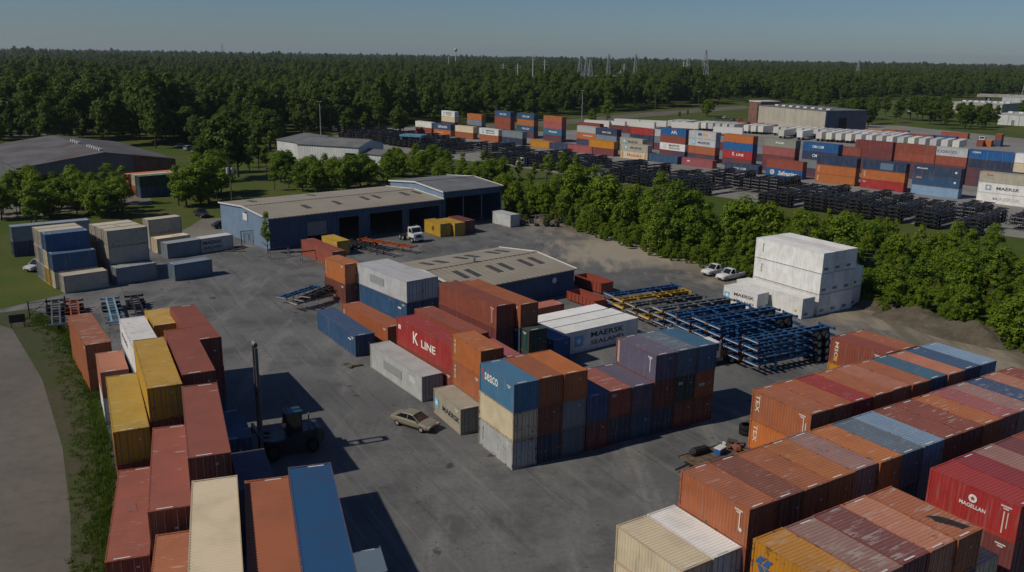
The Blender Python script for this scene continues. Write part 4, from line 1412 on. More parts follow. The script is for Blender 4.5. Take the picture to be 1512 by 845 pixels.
def shed(name, P, az, L, D, eave, ridge, label, cat, wall, roof, gable=None, holes=(), holes_left=(), trim=True, ridge_at=0.5, pitch=0.6, closed=True, oh=0.25):
    """front wall along local x (y = 0), depth to +y, gables at both ends"""
    r = empty(name, (P[0], P[1], 0.016), az, label, cat)
    gable = gable or wall
    for a, b, c, d in cut(0, L, 0, eave, holes):
        rib_sheet(a, b, c, d, lambda u, q, z: (u, -q, z), pitch).build('wall_panel', wall, r)
    rib_sheet(0, L, 0, eave, lambda u, q, z: (u, D + q, z), pitch).build('wall_panel', wall, r)
    yr = D * ridge_at
    hz = lambda u: eave + (ridge - eave) * (u / yr if u < yr else (D - u) / (D - yr))
    for xx, s in ((0, -1), (L, 1)):
        hs = cut(0, D, 0, eave, holes_left if xx == 0 else ())
        for a, b, c, d in hs:
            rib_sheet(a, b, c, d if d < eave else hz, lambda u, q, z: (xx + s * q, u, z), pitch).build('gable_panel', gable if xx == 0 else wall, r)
    sl = []
    for y0, y1, z0, z1 in ((-oh, yr, eave - oh * (ridge - eave) / yr, ridge), (D + oh, yr, eave - oh * (ridge - eave) / (D - yr), ridge)):
        b = MB()
        pr = corr(1, .028, 0, -.25, L + .25, 0.9, True)
        vs = []
        for u, d in pr: vs += [(u, y0, z0 + d + .05), (u, y1, z1 + d + .05)]
        b.add(vs, [(2 * i, 2 * i + 2, 2 * i + 3, 2 * i + 1) for i in range(len(pr) - 1)])
        sl.append(b.build('roof_slope', roof, r))
    MB().box(-.3, L + .3, yr - .25, yr + .25, ridge + .08, ridge + .13).build('ridge_cap', roof, r)
    if trim:
        for xx in (-.28, L + .28):
            for y0, y1, z0, z1 in ((-oh, yr, eave - .05, ridge), (D + oh, yr, eave - .05, ridge)):
                MB().bar((xx, y0, z0 + .05), (xx, y1, z1 + .05), .1, .28).build('rake_trim', M_TRIM, r)
    MB().box(-.25, L + .25, -oh - .12, -oh, eave - .12, eave + .03).build('gutter', roof, r)
    MB().box(.05, L - .05, .05, D - .05, 0.0, 0.03).build('floor_slab', M_FLOOR, r)
    r['_eave'], r['_ridge'], r['_yr'], r['_D'] = eave, ridge, yr, D
    return r, sl


def loc_of(r, p):
    a = r.rotation_euler.z
    dx, dy = p[0] - r.location.x, p[1] - r.location.y
    return dx * math.cos(a) + dy * math.sin(a), -dx * math.sin(a) + dy * math.cos(a)


def skylight(r, sl, pxx, pyy, w=0.9, l=3.2):
    e, rd, yr, D = r['_eave'], r['_ridge'], r['_yr'], r['_D']
    z = (e + rd) / 2
    for _ in range(6):
        u, v = loc_of(r, G(pxx, pyy, z))
        z = e + (rd - e) * (v / yr if v < yr else (D - v) / (D - yr))
    f = lambda v: e + (rd - e) * (v / yr if v < yr else (D - v) / (D - yr)) + .125
    b = MB()
    y0, y1 = v - l / 2, v + l / 2
    b.add([(u - w / 2, y0, f(y0)), (u + w / 2, y0, f(y0)), (u + w / 2, y1, f(y1)), (u - w / 2, y1, f(y1)),
           (u - w / 2, y0, f(y0) - .1), (u + w / 2, y0, f(y0) - .1), (u + w / 2, y1, f(y1) - .1), (u - w / 2, y1, f(y1) - .1)],
          [(0, 1, 2, 3), (0, 4, 5, 1), (1, 5, 6, 2), (2, 6, 7, 3), (3, 7, 4, 0)])
    b.build('skylight', M_SKYL, sl[0 if v < yr else 1])


# main workshop
W0 = G(399.1, 370.6)
WAZ = 40.6
WL = along(W0, WAZ, 5.8, 652.9)
U = lambda x, z=2.0: along(W0, WAZ, z, x)
bays = [(454.0, 484.5, 4.3), (500.5, 530.0, 4.5), (546.0, 594.0, 4.6), (603.5, 648.5, 4.6)]
hl = [(U(a), U(b), 0.0, h) for a, b, h in bays]
ws, sl = shed('workshop', W0, WAZ, WL, 21.5, 5.8, 6.5, 'long blue metal workshop with open bays and tan roof', 'building', M_BLUE, M_ROOFT, gable=M_BLUE_SUN, holes=hl)
for x, y in ((452, 306), (497, 300), (538, 293.5), (555.5, 291.5), (597, 287), (615, 285), (372, 298), (459, 289)):
    skylight(ws, sl, x, y, 1.0, 3.0)
dr = rib_sheet(hl[0][0] + .05, hl[0][1] - .05, 1.7, 4.28, lambda u, q, z: (u, .12 - q, z), .35, .03).build('roll_door', M_DOOR, ws)
for a, b, c, d in hl:
    for u in (a - .1, b + .1): MB().box(u - .09, u + .09, -.14, .10, 0, d).build('door_jamb', M_STEELB, ws)
    MB().box(a - .2, b + .2, -.14, .10, d, d + .18).build('door_header', M_STEELB, ws)
for k in range(9):
    MB().bar((2 + k * 4.2, .5, 5.3), (2 + k * 4.2, 21, 5.3), .2).build('roof_beam', DARK, ws)
MB().box(-.12, -.06, 8.9, 10.8, 4.05, 5.35).build('wall_sign', M_TRIM, ws)
MB().cbox((-.2, 9.2, 5.6), (.4, .2, .15)).build('wall_lamp', STEEL, ws)
MB().box(-.14, -.05, 8.6, 8.9, 0.5, 1.6).build('meter_box', GALV, ws)
# taller shed at its right end
e = np.array((math.cos(R_(WAZ)), math.sin(R_(WAZ))))
nb = np.array((-e[1], e[0]))
P = W0[:2] + e * (WL + .35)
rb, sl = shed('workshop_annex', P, WAZ, 15.4, 20.0, 7.25, 8.1, 'taller open fronted blue shed at the workshop end', 'building', M_BLUE, M_ROOFG, gable=M_BLUE_SUN, holes=[(.4, 15.0, 0, 5.9)])
for k in range(3): MB().box(4.9 * k + .3, 4.9 * k + .55, .3, .55, 0, 5.9).build('post', M_STEELB, rb)
# mid shed
Q = G(846.8, 432.5)
MAZ = 39.9
e2_ = np.array((math.cos(R_(MAZ)), math.sin(R_(MAZ))))
ML = 20.6
P = Q[:2] - e2_ * ML
ms, sl = shed('storage_shed', P, MAZ, ML, 18.0, 3.7, 4.6, 'low blue shed with wide tan roof in the yard middle', 'building', M_BLUE, M_ROOFT)
S_ = 5.04
for x, y in ((555, 335), (645, 322), (805, 292), (890, 275), (1035, 247), (1115, 230)): skylight(ms, sl, 570 + x / S_, 340 + y / S_, .95, 3.2)
for x, y in ((300, 255), (405, 240), (555, 212), (640, 198), (790, 172), (860, 160)): skylight(ms, sl, 570 + x / S_, 340 + y / S_, .95, 3.2)
u = along(P, MAZ, 2.6, 818)
MB().tube((u, -.02, 2.55), (u, -.16, 2.55), .42, n=16).build('wall_vent', M_TRIM, ms)
MB().tube((ML * .42, 9, 4.7), (ML * .42, 9, 5.4), .2, n=10).build('roof_vent', GALV, ms)

# grey warehouse at the left
WG0 = G(30, 288)
WGa = G(262, 270)
az = math.degrees(math.atan2(WGa[1] - WG0[1], WGa[0] - WG0[0]))
Lg = float(np.linalg.norm(WGa[:2] - WG0[:2]))
# gable front: built with its ridge running away from the camera
r = empty('warehouse', (WG0[0], WG0[1], .016), az, 'big grey metal warehouse with rust stained roof at the left', 'building')
Dg, eg, rg = 55.0, 6.4, 9.2
ym = Lg * .53
hz = lambda u: eg + (rg - eg) * (u / ym if u < ym else (Lg - u) / (Lg - ym))
for a, b, c, d in cut(0, Lg, 0, eg, [(3, 8, 0, 4.4), (27, 27.2, 4, 4.2)]):
    rib_sheet(a, b, c, d if d < eg else hz, lambda u, q, z: (u, -q, z), 1.0, .06).build('gable_panel', M_WALLG if a < Lg * .5 else M_BRICK, r)
rib_sheet(0, Lg, 0, hz, lambda u, q, z: (u, Dg + q, z), 1.0, .06).build('gable_panel', M_WALLG, r)
for xx, s in ((0, -1), (Lg, 1)):
    rib_sheet(0, Dg, 0, eg, lambda u, q, z: (xx + s * q, u, z), 1.0, .06).build('wall_panel', M_WALLG, r)
M_ROOFS = mat_flat('stained_roof', (0.135, 0.14, 0.145), 0.55, 0, 0.2, 0.12, col2=(0.095, 0.07, 0.055))
for x0, x1, z0, z1 in ((-.4, ym, eg, rg), (Lg + .4, ym, eg, rg)):
    b = MB()
    pr = corr(1, .06, 0, -.4, Dg + .4, 1.2, True)
    vs = []
    for u, d in pr: vs += [(x0, u, z0 + d), (x1, u, z1 + d)]
    b.add(vs, [(2 * i, 2 * i + 2, 2 * i + 3, 2 * i + 1) for i in range(len(pr) - 1)])
    b.build('roof_slope', M_ROOFS, r)
for k in range(10):
    MB().cbox((ym, 3 + k * 2.2 + (8 if k > 5 else 0), rg + .35), (.9, .9, .5)).build('roof_vent', M_TRIM, r)
MB().box(.1, Lg - .1, .1, Dg - .1, 0, .03).build('floor_slab', M_FLOOR, r)
# two old containers beside it
across((205.0, 261.0), 5.2, az + 4, L40, ['blue', 'dark green'], 'beside the grey warehouse, front pair', 'boxes beside the grey warehouse', near=False)
across((205.0, 261.0), 5.2, az + 4, L40, ['rust orange', 'tan'], 'beside the grey warehouse, middle pair', 'boxes beside the grey warehouse', near=False, back=2.7)
across((205.0, 261.0), 5.2, az + 4, L40, ['orange', 'orange'], 'beside the grey warehouse, hindmost pair', 'boxes beside the grey warehouse', near=False, back=5.4, side=-.6)

# white office sheds beyond the tree clump
P0 = G(441, 243); P1 = G(478, 247)


def small_shed(p_l, p_r, py0, py1, D, eave, ridge, label, wall, roof, name='white_shed', ridge_at=.5, holes=()):
    a, b = G(p_l, py0), G(p_r, py1)
    az_ = math.degrees(math.atan2(b[1] - a[1], b[0] - a[0]))
    return shed(name, a, az_, float(np.linalg.norm((b - a)[:2])), D, eave, ridge, label, 'building', wall, roof, trim=False, ridge_at=ridge_at, pitch=1.0, holes=holes)


small_shed(410, 445, 230, 236, 22, 5.5, 7.2, 'white gabled shed with grey roof beyond the tree clump, left', M_WHITE, M_ROOFG)
small_shed(440, 530, 238, 244, 16, 5.6, 7.4, 'white gabled shed with grey roof beyond the tree clump, right', M_WHITE, M_ROOFG, holes=[(18, 22, 0, 3.6)])
small_shed(530, 563, 243, 246, 10, 3.6, 4.6, 'low white lean-to at the right of the white sheds', M_WHITE, M_ROOFG)

# tan and brick block on the far right
A_, B_ = G(1118, 188), G(1216, 200)
azt = math.degrees(math.atan2(B_[1] - A_[1], B_[0] - A_[0]))
Lt = float(np.linalg.norm((B_ - A_)[:2]))
r = empty('industrial_block', (A_[0], A_[1], .016), azt, 'long tan panelled hall with brick tower and dark end', 'building')
np_ = 12
for k in range(np_):
    MB().box(Lt * k / np_ + .04, Lt * (k + 1) / np_ - .04, 0, .4, 0, 11.2).build('wall_panel', M_TANW, r)
MB().box(0.0, Lt, .4, 26, 0, 11.0).build('core', M_TANW, r)
MB().box(-.3, Lt + .3, -.2, 26.2, 11.25, 11.6).build('roof', M_ROOFG, r)
MB().box(Lt + .02, Lt + .4, 0, 25.5, 0, 11.1).build('end_wall', M_STEELB, r)
MB().box(Lt + .4, Lt + .5, 8, 13, 0, 8).build('end_door', DARK, r)
for k in range(8): MB().cbox((8 + k * (Lt - 12) / 7, 6, 11.9), (2.4, 2.4, .7)).build('roof_unit', M_TRIM, r)
MB().box(-9.5, -.1, 1, 14, 0, 13.0).build('brick_tower', M_BRICK, r)
MB().box(-9.7, .1, .8, 14.2, 13.0, 13.4).build('parapet', M_TRIM, r)
MB().box(-2.2, -.8, .85, 1, 0, 12).build('stair_window', DARK, r)


def flat_block(p_l, p_r, py0, py1, D, h, label, wall=M_WHITE, roof=M_ROOFG, bays=5):
    a, b = G(p_l, py0), G(p_r, py1)
    az_ = math.degrees(math.atan2(b[1] - a[1], b[0] - a[0]))
    Lq = float(np.linalg.norm((b - a)[:2]))
    r_ = empty('flat_warehouse', (a[0], a[1], .016), az_, label, 'building', 'pale warehouses at the far right')
    MB().box(0, Lq, .3, D, 0, h).build('core', wall, r_)
    for k in range(bays):
        MB().box(Lq * k / bays + .1, Lq * (k + 1) / bays - .1, 0, .3, 0, h).build('wall_panel', wall, r_)
        if k % 2: MB().box(Lq * (k + .3) / bays, Lq * (k + .6) / bays, -.06, 0, 0, h * .5).build('loading_door', M_DOOR, r_)
    MB().box(-.3, Lq + .3, -.2, D + .3, h, h + .5).build('roof', roof, r_)
    for k in range(bays): MB().cbox((Lq * (k + .5) / bays, D * .4, h + .9), (2.5, 2, .9)).build('roof_unit', M_TRIM, r_)
    return r_


M_PALE = mat_flat('pale_roof', (0.42, 0.43, 0.44), 0.6, 0, 0.15, 0.1)
flat_block(1404, 1478, 166, 170, 45, 7, 'long pale warehouse below the overpass', M_TANW, M_PALE, 8)
flat_block(1478, 1560, 160, 163, 40, 9, 'tall pale warehouse right of the overpass pier', M_WHITE, M_PALE, 6)
flat_block(1472, 1570, 184, 190, 30, 6, 'pale warehouse nearest the right picture edge', M_WHITE, M_PALE, 6)
flat_block(1340, 1376, 166, 168, 20, 4, 'small white shed among the far right trees', M_WHITE, M_PALE, 3)

# overpass
a, b = G(1440, 158), G(1640, 166)
az_ = math.degrees(math.atan2(b[1] - a[1], b[0] - a[0]))
Lq = float(np.linalg.norm((b - a)[:2]))
r = empty('overpass', (a[0], a[1], .016), az_, 'concrete road overpass at the right edge', 'bridge')
M_CR = mat_flat('bridge_concrete', (0.33, 0.32, 0.30), 0.8, 0, 0.2, 0.2)
MB().box(0, Lq, 0, 14, 8.2, 9.4).build('deck', M_CR, r)
for y in (0, 13.7): MB().box(0, Lq, y, y + .3, 9.4, 10.4).build('parapet', M_CR, r)
for k in range(6):
    MB().box(8 + k * Lq / 6, 9.5 + k * Lq / 6, 1, 13, 0, 8.2).build('pier', M_CR, r)
MB().prism([(-26, 0), (0, 8.1), (6, 8.1), (10, 0)], 0, 14).build('abutment', M_VERGE, r)

# ------------------------------------------------------------------ poles, pylons, substation
M_POLE = mat_flat('pale_pole', (0.42, 0.43, 0.44), 0.6, 0, 0.1, 1)


def pole(pxx, py_base, h, label, arms=True, wood=True, lamp=False, wd=.16):
    q = G(pxx, py_base)
    r_ = empty('utility_pole', (q[0], q[1], 0), 35, label, 'pole', 'poles')
    MB().tube((0, 0, 0), (0, 0, h), wd, wd * .6, 8).build('post', WOOD if wood else M_POLE, r_)
    if arms:
        for z in (h - .6, h - 1.7):
            MB().box(-1.2, 1.2, -.06, .06, z, z + .12).build('cross_arm', WOOD, r_)
            for k in (-1.05, -.5, .5, 1.05): MB().tube((k, 0, z + .12), (k, 0, z + .34), .05, n=6).build('insulator', GALV, r_)
    if lamp:
        for k in (-1, 1): MB().cbox((k * .7, 0, h + .1), (.8, .4, .2)).build('lamp_head', M_TRIM, r_)
        MB().box(-.9, .9, -.05, .05, h - .1, h).build('lamp_arm', GALV, r_)
    return r_


p_ = pole(343, 307, 11, 'dark wooden pole with twin transformers behind the workshop')
for k in (-1, 1): MB().tube((k * .55, -.2, 7.8), (k * .55, -.2, 9.2), .35, n=12).build('transformer', M_POLE, p_)
pole(474, 205, 15, 'tall pale lamp mast behind the white sheds', False, False, True)
pole(859, 176, 16, 'pale lamp mast left of the bright roadside trees', False, False, True)
pole(967, 168, 13, 'wooden pole beside the far access road, left')
pole(1030, 172, 15, 'pole with lamps beside the far access road, right', True, True, True)


def lattice(pxx, py_base, dist_h, label, w0=5.0, w1=1.2, name='lattice_pylon', arms=(.8, .9), dist=None):
    """four legged lattice tower; its foot is hidden in the wood, so its distance is given"""
    d = G(pxx, 200)[:2]
    u_ = d / np.linalg.norm(d) * dist
    r_ = empty(name, (u_[0], u_[1], 0), 20, label, 'pylon', 'pylons above the wood')
    b = MB()
    H = dist_h
    for sx in (-1, 1):
        for sy in (-1, 1): b.bar((sx * w0 / 2, sy * w0 / 2, 0), (sx * w1 / 2, sy * w1 / 2, H), .34)
    n = 7
    for i in range(n):
        t0, t1 = i / n, (i + 1) / n
        a0, a1 = (w0 + (w1 - w0) * t0) / 2, (w0 + (w1 - w0) * t1) / 2
        for sx, sy, tx, ty in ((-1, -1, 1, -1), (1, -1, 1, 1), (1, 1, -1, 1), (-1, 1, -1, -1)):
            b.bar((sx * a0, sy * a0, H * t0), (tx * a1, ty * a1, H * t1), .18)
            b.bar((sx * a1, sy * a1, H * t1), (tx * a1, ty * a1, H * t1), .16)
    b.build('tower_frame', M_POLE, r_)
    for z in arms:
        MB().bar((-5, 0, H * z), (5, 0, H * z), .35).build('cross_arm', M_POLE, r_)
    return r_


def ht(pxx, py, dist):
    d = _f * FPX + _r * (pxx - PW / 2) + _u * (PH / 2 - py)
    return CAMH + d[2] * dist / math.hypot(d[0], d[1])


for i, (x, ytop, dist, w0) in enumerate(((853, 84, 880, 7), (862, 86, 890, 7), (868, 88, 870, 7), (894, 80, 950, 5), (933, 80, 960, 5), (1009, 86, 900, 10), (1034, 74, 900, 10), (1256, 88, 1150, 6), (1505, 92, 1000, 6), (337, 66, 2200, 12))):
    lattice(x, 0, ht(x, ytop, dist), ['first lattice tower of the substation cluster', 'second lattice tower of the substation cluster', 'third lattice tower of the substation cluster', 'slim lattice mast left of the white substation pole',
                                      'slim lattice mast right of the white substation pole', 'A shaped pylon over the wood, left of two', 'A shaped pylon over the wood, tallest, right of two', 'lone pylon over the right wood',
                                      'pylon at the right picture edge', 'far pylon on the horizon at the left'][i], w0, 1.0, dist=dist, arms=(.78, .92) if i not in (5, 6) else (.72,))
for i, (x, ytop, dist) in enumerate(((763, 94, 850), (785, 80, 850), (802, 88, 850), (917, 94, 860), (912, 104, 870), (1003, 90, 900), (663, 82, 1300), (742, 94, 900))):
    d = G(x, 200)[:2]
    u_ = d / np.linalg.norm(d) * dist
    H = ht(x, ytop, dist)
    r_ = empty('steel_pole', (u_[0], u_[1], 0), 0, '%s pale steel pole from the left above the wood' % ORD[[3, 4, 5, 7, 6, 8, 1, 2][i]], 'pole', 'steel poles above the wood')
    MB().tube((0, 0, 0), (0, 0, H), .8, .45, 8).build('shaft', M_POLE, r_)
    for z in (.86, .93): MB().bar((-3, 0, H * z), (3, 0, H * z), .3).build('cross_arm', M_POLE, r_)
d = G(673, 200)[:2]; u_ = d / np.linalg.norm(d) * 2300; H = ht(673, 71, 2300)
r_ = empty('water_tower', (u_[0], u_[1], 0), 0, 'small water tower on the horizon', 'water tower')
MB().tube((0, 0, 0), (0, 0, H - 8), 1.6, 1.3, 10).build('column', M_POLE, r_)
MB().tube((0, 0, H - 9), (0, 0, H - 5), 2, 4.6, 14).tube((0, 0, H - 5), (0, 0, H - 2), 4.6, 4.2, 14).tube((0, 0, H - 2), (0, 0, H), 4.2, 1, 14).build('tank', M_POLE, r_)
d = G(897, 200)[:2]; u_ = d / np.linalg.norm(d) * 840; H = ht(897, 112, 840)
r_ = empty('substation_frame', (u_[0], u_[1], 0), math.degrees(math.atan2(u_[1], u_[0])) - 90, 'low steel bus frame of the substation among trees', 'substation')
for k in range(9): MB().bar((-14 + 3.5 * k, 0, 0), (-14 + 3.5 * k, 0, H), .45).build('column', M_POLE, r_)
for z in (H, H - 3): MB().bar((-14, 0, z), (14, 0, z), .5).build('beam', M_POLE, r_)
# ------------------------------------------------------------------ far yard
GFY = {1: 'containers of the front far row', 2: 'containers of the second far row', 3: 'containers of the rear far row'}
FR = {1: (G(1440.5, 297.7)[:2], 132.6), 2: (np.array((79.5, 279.0)), 126.5), 3: (G(1263.8, 206.3, 10.4)[:2], 131.0)}
NAME = {1: 'front', 2: 'second', 3: 'rear'}
FAR = {1: [(613, 2.6, 'rust red|white'), (640.5, 2.6, 'orange|blue'), (672.6, 2.6, 'rust orange|cream'), (707.7, 5.2, 'rust orange|white'), (741, 5.2, 'navy|slate'),
           (783, 2.6, 'amber'), (811, 2.6, 'navy'), (839, 2.6, 'pink red'), (869, 5.2, 'maroon|amber'), (916, 2.6, 'cream|tan'), (958, 2.6, 'blue'), (1007, 2.6, 'pink red'), (1070.5, 2.6, 'navy'),
           (1131, 2.6, 'bright blue|rust red'), (1203.5, 1.3, 'orange|orange|navy'), (1271, 1.3, 'bright red|orange|navy'), (1345.5, 1.3, 'light blue|blue|navy'), (1440.5, 0, 'white|white|tan')],
       2: [(652, 7.8, 'slate|cream|white'), (690, 7.8, 'navy|slate|orange'), (731, 10.4, 'navy|rust red|rust red|blue'), (763, 10.4, 'slate|blue|orange|blue'),
           (802, 10.4, 'navy|teal blue|pink red|rust orange'), (852, 7.8, 'navy|orange|pale grey'), (880, 7.8, 'maroon|slate|navy'), (916, 5.2, 'slate|tan'), (976, 10.4, 'blue|white|rust red|bright blue'),
           (1017.5, 10.4, 'navy|rust orange|pale grey|pale grey'), (1068.5, 10.4, 'navy|bright red|bright blue|orange'), (1127, 10.4, 'slate|maroon|pink red|olive grey'), (1186, 10.4, 'navy|slate|navy|bright blue')],
       3: [(855, 7.8, 'navy|maroon|rust red'), (901, 7.8, 'navy|slate|maroon'), (931, 7.8, 'slate|navy|bright red'), (954, 7.8, 'navy|slate|pale grey'), (1005, 5.2, 'navy|rust red'), (1055, 5.2, 'slate|maroon'), (1110, 5.2, 'navy|slate'), (1220, 7.8, 'slate|navy|rust red'), (1263.8, 10.4, 'navy|slate|maroon|maroon'), (1323, 10.4, 'maroon|navy|rust red|rust red'),
           (1366.6, 10.4, 'slate|navy|rust red|pale grey'), (1432, 10.4, 'maroon|slate|navy|bright blue'), (1497, 10.4, 'navy|rust red|cream|white')]}
FS = {}
for rw, items in FAR.items():
    p0, azr = FR[rw]
    d = np.array((math.cos(R_(azr + 180)), math.sin(R_(azr + 180))))
    nb = np.array((math.cos(R_(azr - 90)), math.sin(R_(azr - 90))))
    for i, (x, z, tiers) in enumerate(items):
        t = along(p0, azr, z, x, -60, 420)
        P = p0 - d * t
        c = P + d * (L40 / 2) + nb * (CW / 2 + random.uniform(-.3, .3))
        FS[rw, i] = stack(c[0], c[1], azr + 180, L40, tiers.split('|'), '%s from left, %s far row' % (ORD[i + 1], NAME[rw]), GFY[rw], near=False, wear=.25, skip=0 if rw == 1 or len(tiers.split('|')) < 3 else 1 if rw == 2 else len(tiers.split('|')) - 2)


def wr(rw, i, k, body, a, z, w_, h, col, **kw):
    return letters(FS[rw, i][k], body, L40, 'L', a, z, w_, h, col, **kw)


def mk(rw, i, k, two, **kw): shipping_mark(FS[rw, i][k], L40, 2.591, 'L', two=two, **kw)


mk(1, 3, 1, True)
mk(1, 9, 1, False)
mk(1, 17, 1, False, ink=(.05, .05, .06), panel=(0.3, 0.31, 0.33))
wr(1, 17, 0, 'MAERSK', 1.0, 1.3, 6.5, .8, (0.45, 0.45, 0.45))
wr(1, 17, 2, 'TAL', -3.6, 1.9, 1.6, .5, (0.5, 0.07, 0.04))
wr(1, 1, 1, 'Safmarine', .4, 1.4, 6.5, 1.2, WHT, shear=.25)
wr(1, 1, 0, 'HAPAG', -1.5, 1.4, 4.0, .7, (.6, .5, .45))
wr(1, 9, 0, 'Grafix', .2, 1.35, 6.4, 1.2, (0.5, 0.12, 0.08), shear=.2)
for a in (-5.2, 5.2): wr(1, 9, 0, SQ, a, 1.3, .8, 1.9, (.5, .25, .03), name='emblem_panel')
wr(1, 13, 0, 'Safmarine', 1.2, 1.3, 6.2, 1.3, WHT, shear=.25)
wr(1, 13, 0, DISC, -3.9, 1.4, 1.5, 1.5, (.65, .6, .58), name='emblem_disc')
wr(1, 13, 0, 'R', -3.9, 1.4, .8, .9, (.4, .05, .04), proud=.009)
wr(1, 12, 0, 'CMA CGM', -.5, 1.2, 4.4, .6, (.6, .62, .66))
wr(1, 11, 0, SQ, -3.4, 1.7, 1.0, .5, (.62, .55, .55), name='emblem_panel')
for i in (14, 15):
    wr(1, i, 1, 'TEX', -5.2, 1.4, 1.7, .4, (.62, .55, .5), turn=-90)
wr(1, 14, 0, 'TEX', -5.2, 1.4, 1.7, .4, (.62, .55, .5), turn=-90)
wr(1, 15, 0, 'UK', -5.0, 1.9, .9, .5, (.62, .55, .5))
wr(1, 15, 2, SQ, .8, 1.3, 3.6, 1.8, (.10, .17, .25), name='patch')
wr(1, 16, 2, 'TRITON', -3.8, 1.9, 2.8, .45, WHT)
wr(1, 16, 1, SQ, -4.4, 2.0, 1.4, .4, (.5, .2, .03), name='emblem_panel')
wr(1, 16, 0, 'COSCON', -.5, 1.4, 5, .7, (.22, .36, .52))
for k in (1, 2): wr(1, 16, k, DISC, 4.9, 1.5, .6, .6, (.6, .62, .64), name='emblem_disc')
mk(2, 0, 2, True)
mk(2, 7, 1, False)
mk(2, 8, 1, True, panel=(.5, .5, .48))
mk(2, 9, 2, False)
for i, k in ((2, 3), (3, 3), (3, 1)): wr(2, i, k, 'CMA CGM', .2, 1.3, 5.0, .75, WHT)
wr(2, 4, 1, 'GESLINE', .3, 1.4, 5.2, .8, WHT)
wr(2, 5, 1, 'HANJIN', .6, 1.4, 5.5, .8, (.62, .55, .5))
wr(2, 6, 2, 'CMA CGM', .2, 1.1, 5.0, .6, WHT)
wr(2, 8, 3, 'APL', .6, 1.2, 3.0, 1.0, WHT)
wr(2, 8, 3, SQ, .6, 2.1, 2.0, .5, (.36, .05, .04), name='emblem_panel')
wr(2, 9, 3, SQ, -1.0, 1.5, 1.6, .9, (.03, .12, .3), name='emblem_panel')
wr(2, 9, 3, SQ, 1.2, 1.5, 2.2, .9, (.6, .32, .12), name='emblem_panel')
wr(2, 10, 1, 'K', -1.5, 1.5, 1.0, 1.2, WHT)
wr(2, 10, 1, 'LINE', 1.2, 1.35, 3.0, .8, WHT)
wr(2, 11, 3, 'BRIDGE', .2, 1.4, 3.2, .7, WHT)
wr(2, 12, 3, 'CMA CGM', -.8, 1.4, 4.0, .8, WHT)
wr(2, 12, 2, 'CMA CGM', .2, 1.3, 5.4, .9, WHT)
wr(3, 0, 2, 'JY', 1.0, 1.3, 2.0, .9, (.55, .35, .03))
wr(3, 10, 3, 'COSCO', .2, 1.3, 5.6, .8, (.05, .07, .12))
wr(3, 11, 3, 'CMA', -4.0, 1.9, 2.4, .5, WHT)

# rows of parked white trailers
_tb = MB().box(-6.8, 6.8, -1.28, 1.28, 1.15, 4.0).mesh('trailer_body', OBJP)
_tr = MB().box(-6.85, 6.85, -1.3, 1.3, 4.0, 4.06).mesh('trailer_roof', OBJP)
_td = MB()
for s in (-1, 1): _td.box(-6.87, -6.8, s * .64 - .58, s * .64 + .58, 1.25, 3.9)
_td = _td.mesh('trailer_doors', OBJP)
_tu = MB().box(-6.6, 6.6, -.5, .5, .95, 1.15)
for k in (-5.3, -4.0):
    for s in (-1, 1): _tu.tube((k, s * .75, .5), (k, s * 1.2, .5), .5, n=12)
for s in (-1, 1): _tu.box(3.4, 3.55, s * .8 - .07, s * .8 + .07, 0, .95)
_tu = _tu.mesh('trailer_underframe', STEEL)


def trailer(x, y, az, label, g=.62):
    r_ = empty('box_trailer', (x, y, .016), az, label, 'trailer', 'white box trailers in the far yard')
    c = (g, g * random.uniform(.96, 1.01), g * random.uniform(.9, 1.0), 1)
    inst('body', _tb, r_, color=c)
    inst('roof', _tr, r_, color=c)
    inst('doors', _td, r_, color=tuple(q * .92 for q in c))
    inst('underframe', _tu, r_)


def ordn(n):
    if n < 19: return ORD[n]
    t_ = ['', '', 'twenty', 'thirty', 'forty', 'fifty', 'sixty'][n // 10]
    return (t_ + '-' + ORD[n % 10]) if n % 10 else {2: 'twentieth', 3: 'thirtieth', 4: 'fortieth', 5: 'fiftieth', 6: 'sixtieth'}.get(n // 10) if n >= 20 else 'nineteenth'


for (xa, ya), (xb, yb), az_, sp, nm in (((1000, 190), (1352, 213), 52, 3.6, 'rear'), ((1165, 205), (1440, 224), 52, 4.2, 'nearest')):
    a, b = G(xa, ya)[:2], G(xb, yb)[:2]
    Ld = np.linalg.norm(b - a)
    n = int(Ld / sp)
    for i in range(n):
        if random.random() < .06: continue
        q = a + (b - a) * (i / n)
        trailer(q[0], q[1] + 4, az_ + random.uniform(-1, 1), 'white box trailer, %s from the left in the %s trailer row' % (ordn(i + 1), nm), random.uniform(.5, .72))
for i, (x, y, az_) in enumerate(((882, 190, -30), (905, 191, -30), (926, 188, -28), (948, 192, -30), (965, 190, -25), (1012, 193, -28), (1075, 201, -28))):
    q = G(x, y)
    trailer(q[0], q[1], az_, 'white box trailer lying across, %s from the left of the far lot' % ORD[i + 1])
for i, (x, y, cl) in enumerate(((1098, 187, 'rust red'), (1119, 189, 'rust orange'), (1140, 191, 'maroon'), (1262, 196, 'maroon'), (1285, 199, 'amber'), (1305, 200, 'orange'), (1323, 200, 'rust red'), (1222, 195, 'amber'),
                                (1358, 207, 'rust red'), (1392, 209, 'blue'), (1410, 204, 'rust red'), (1448, 216, 'rust red'), (1460, 216, 'orange'), (1474, 216, 'blue'))):
    q = G(x, y)
    tr_ = [cl, 'rust red'] if i == 13 else [cl]
    stack(q[0], q[1], 132 + 180 if i < 11 else 232, L20 if i < 3 or i > 10 else L40, tr_, 'lone beyond the trailers, %s from the left' % ORD[i + 1], 'containers beyond the trailers', near=False)

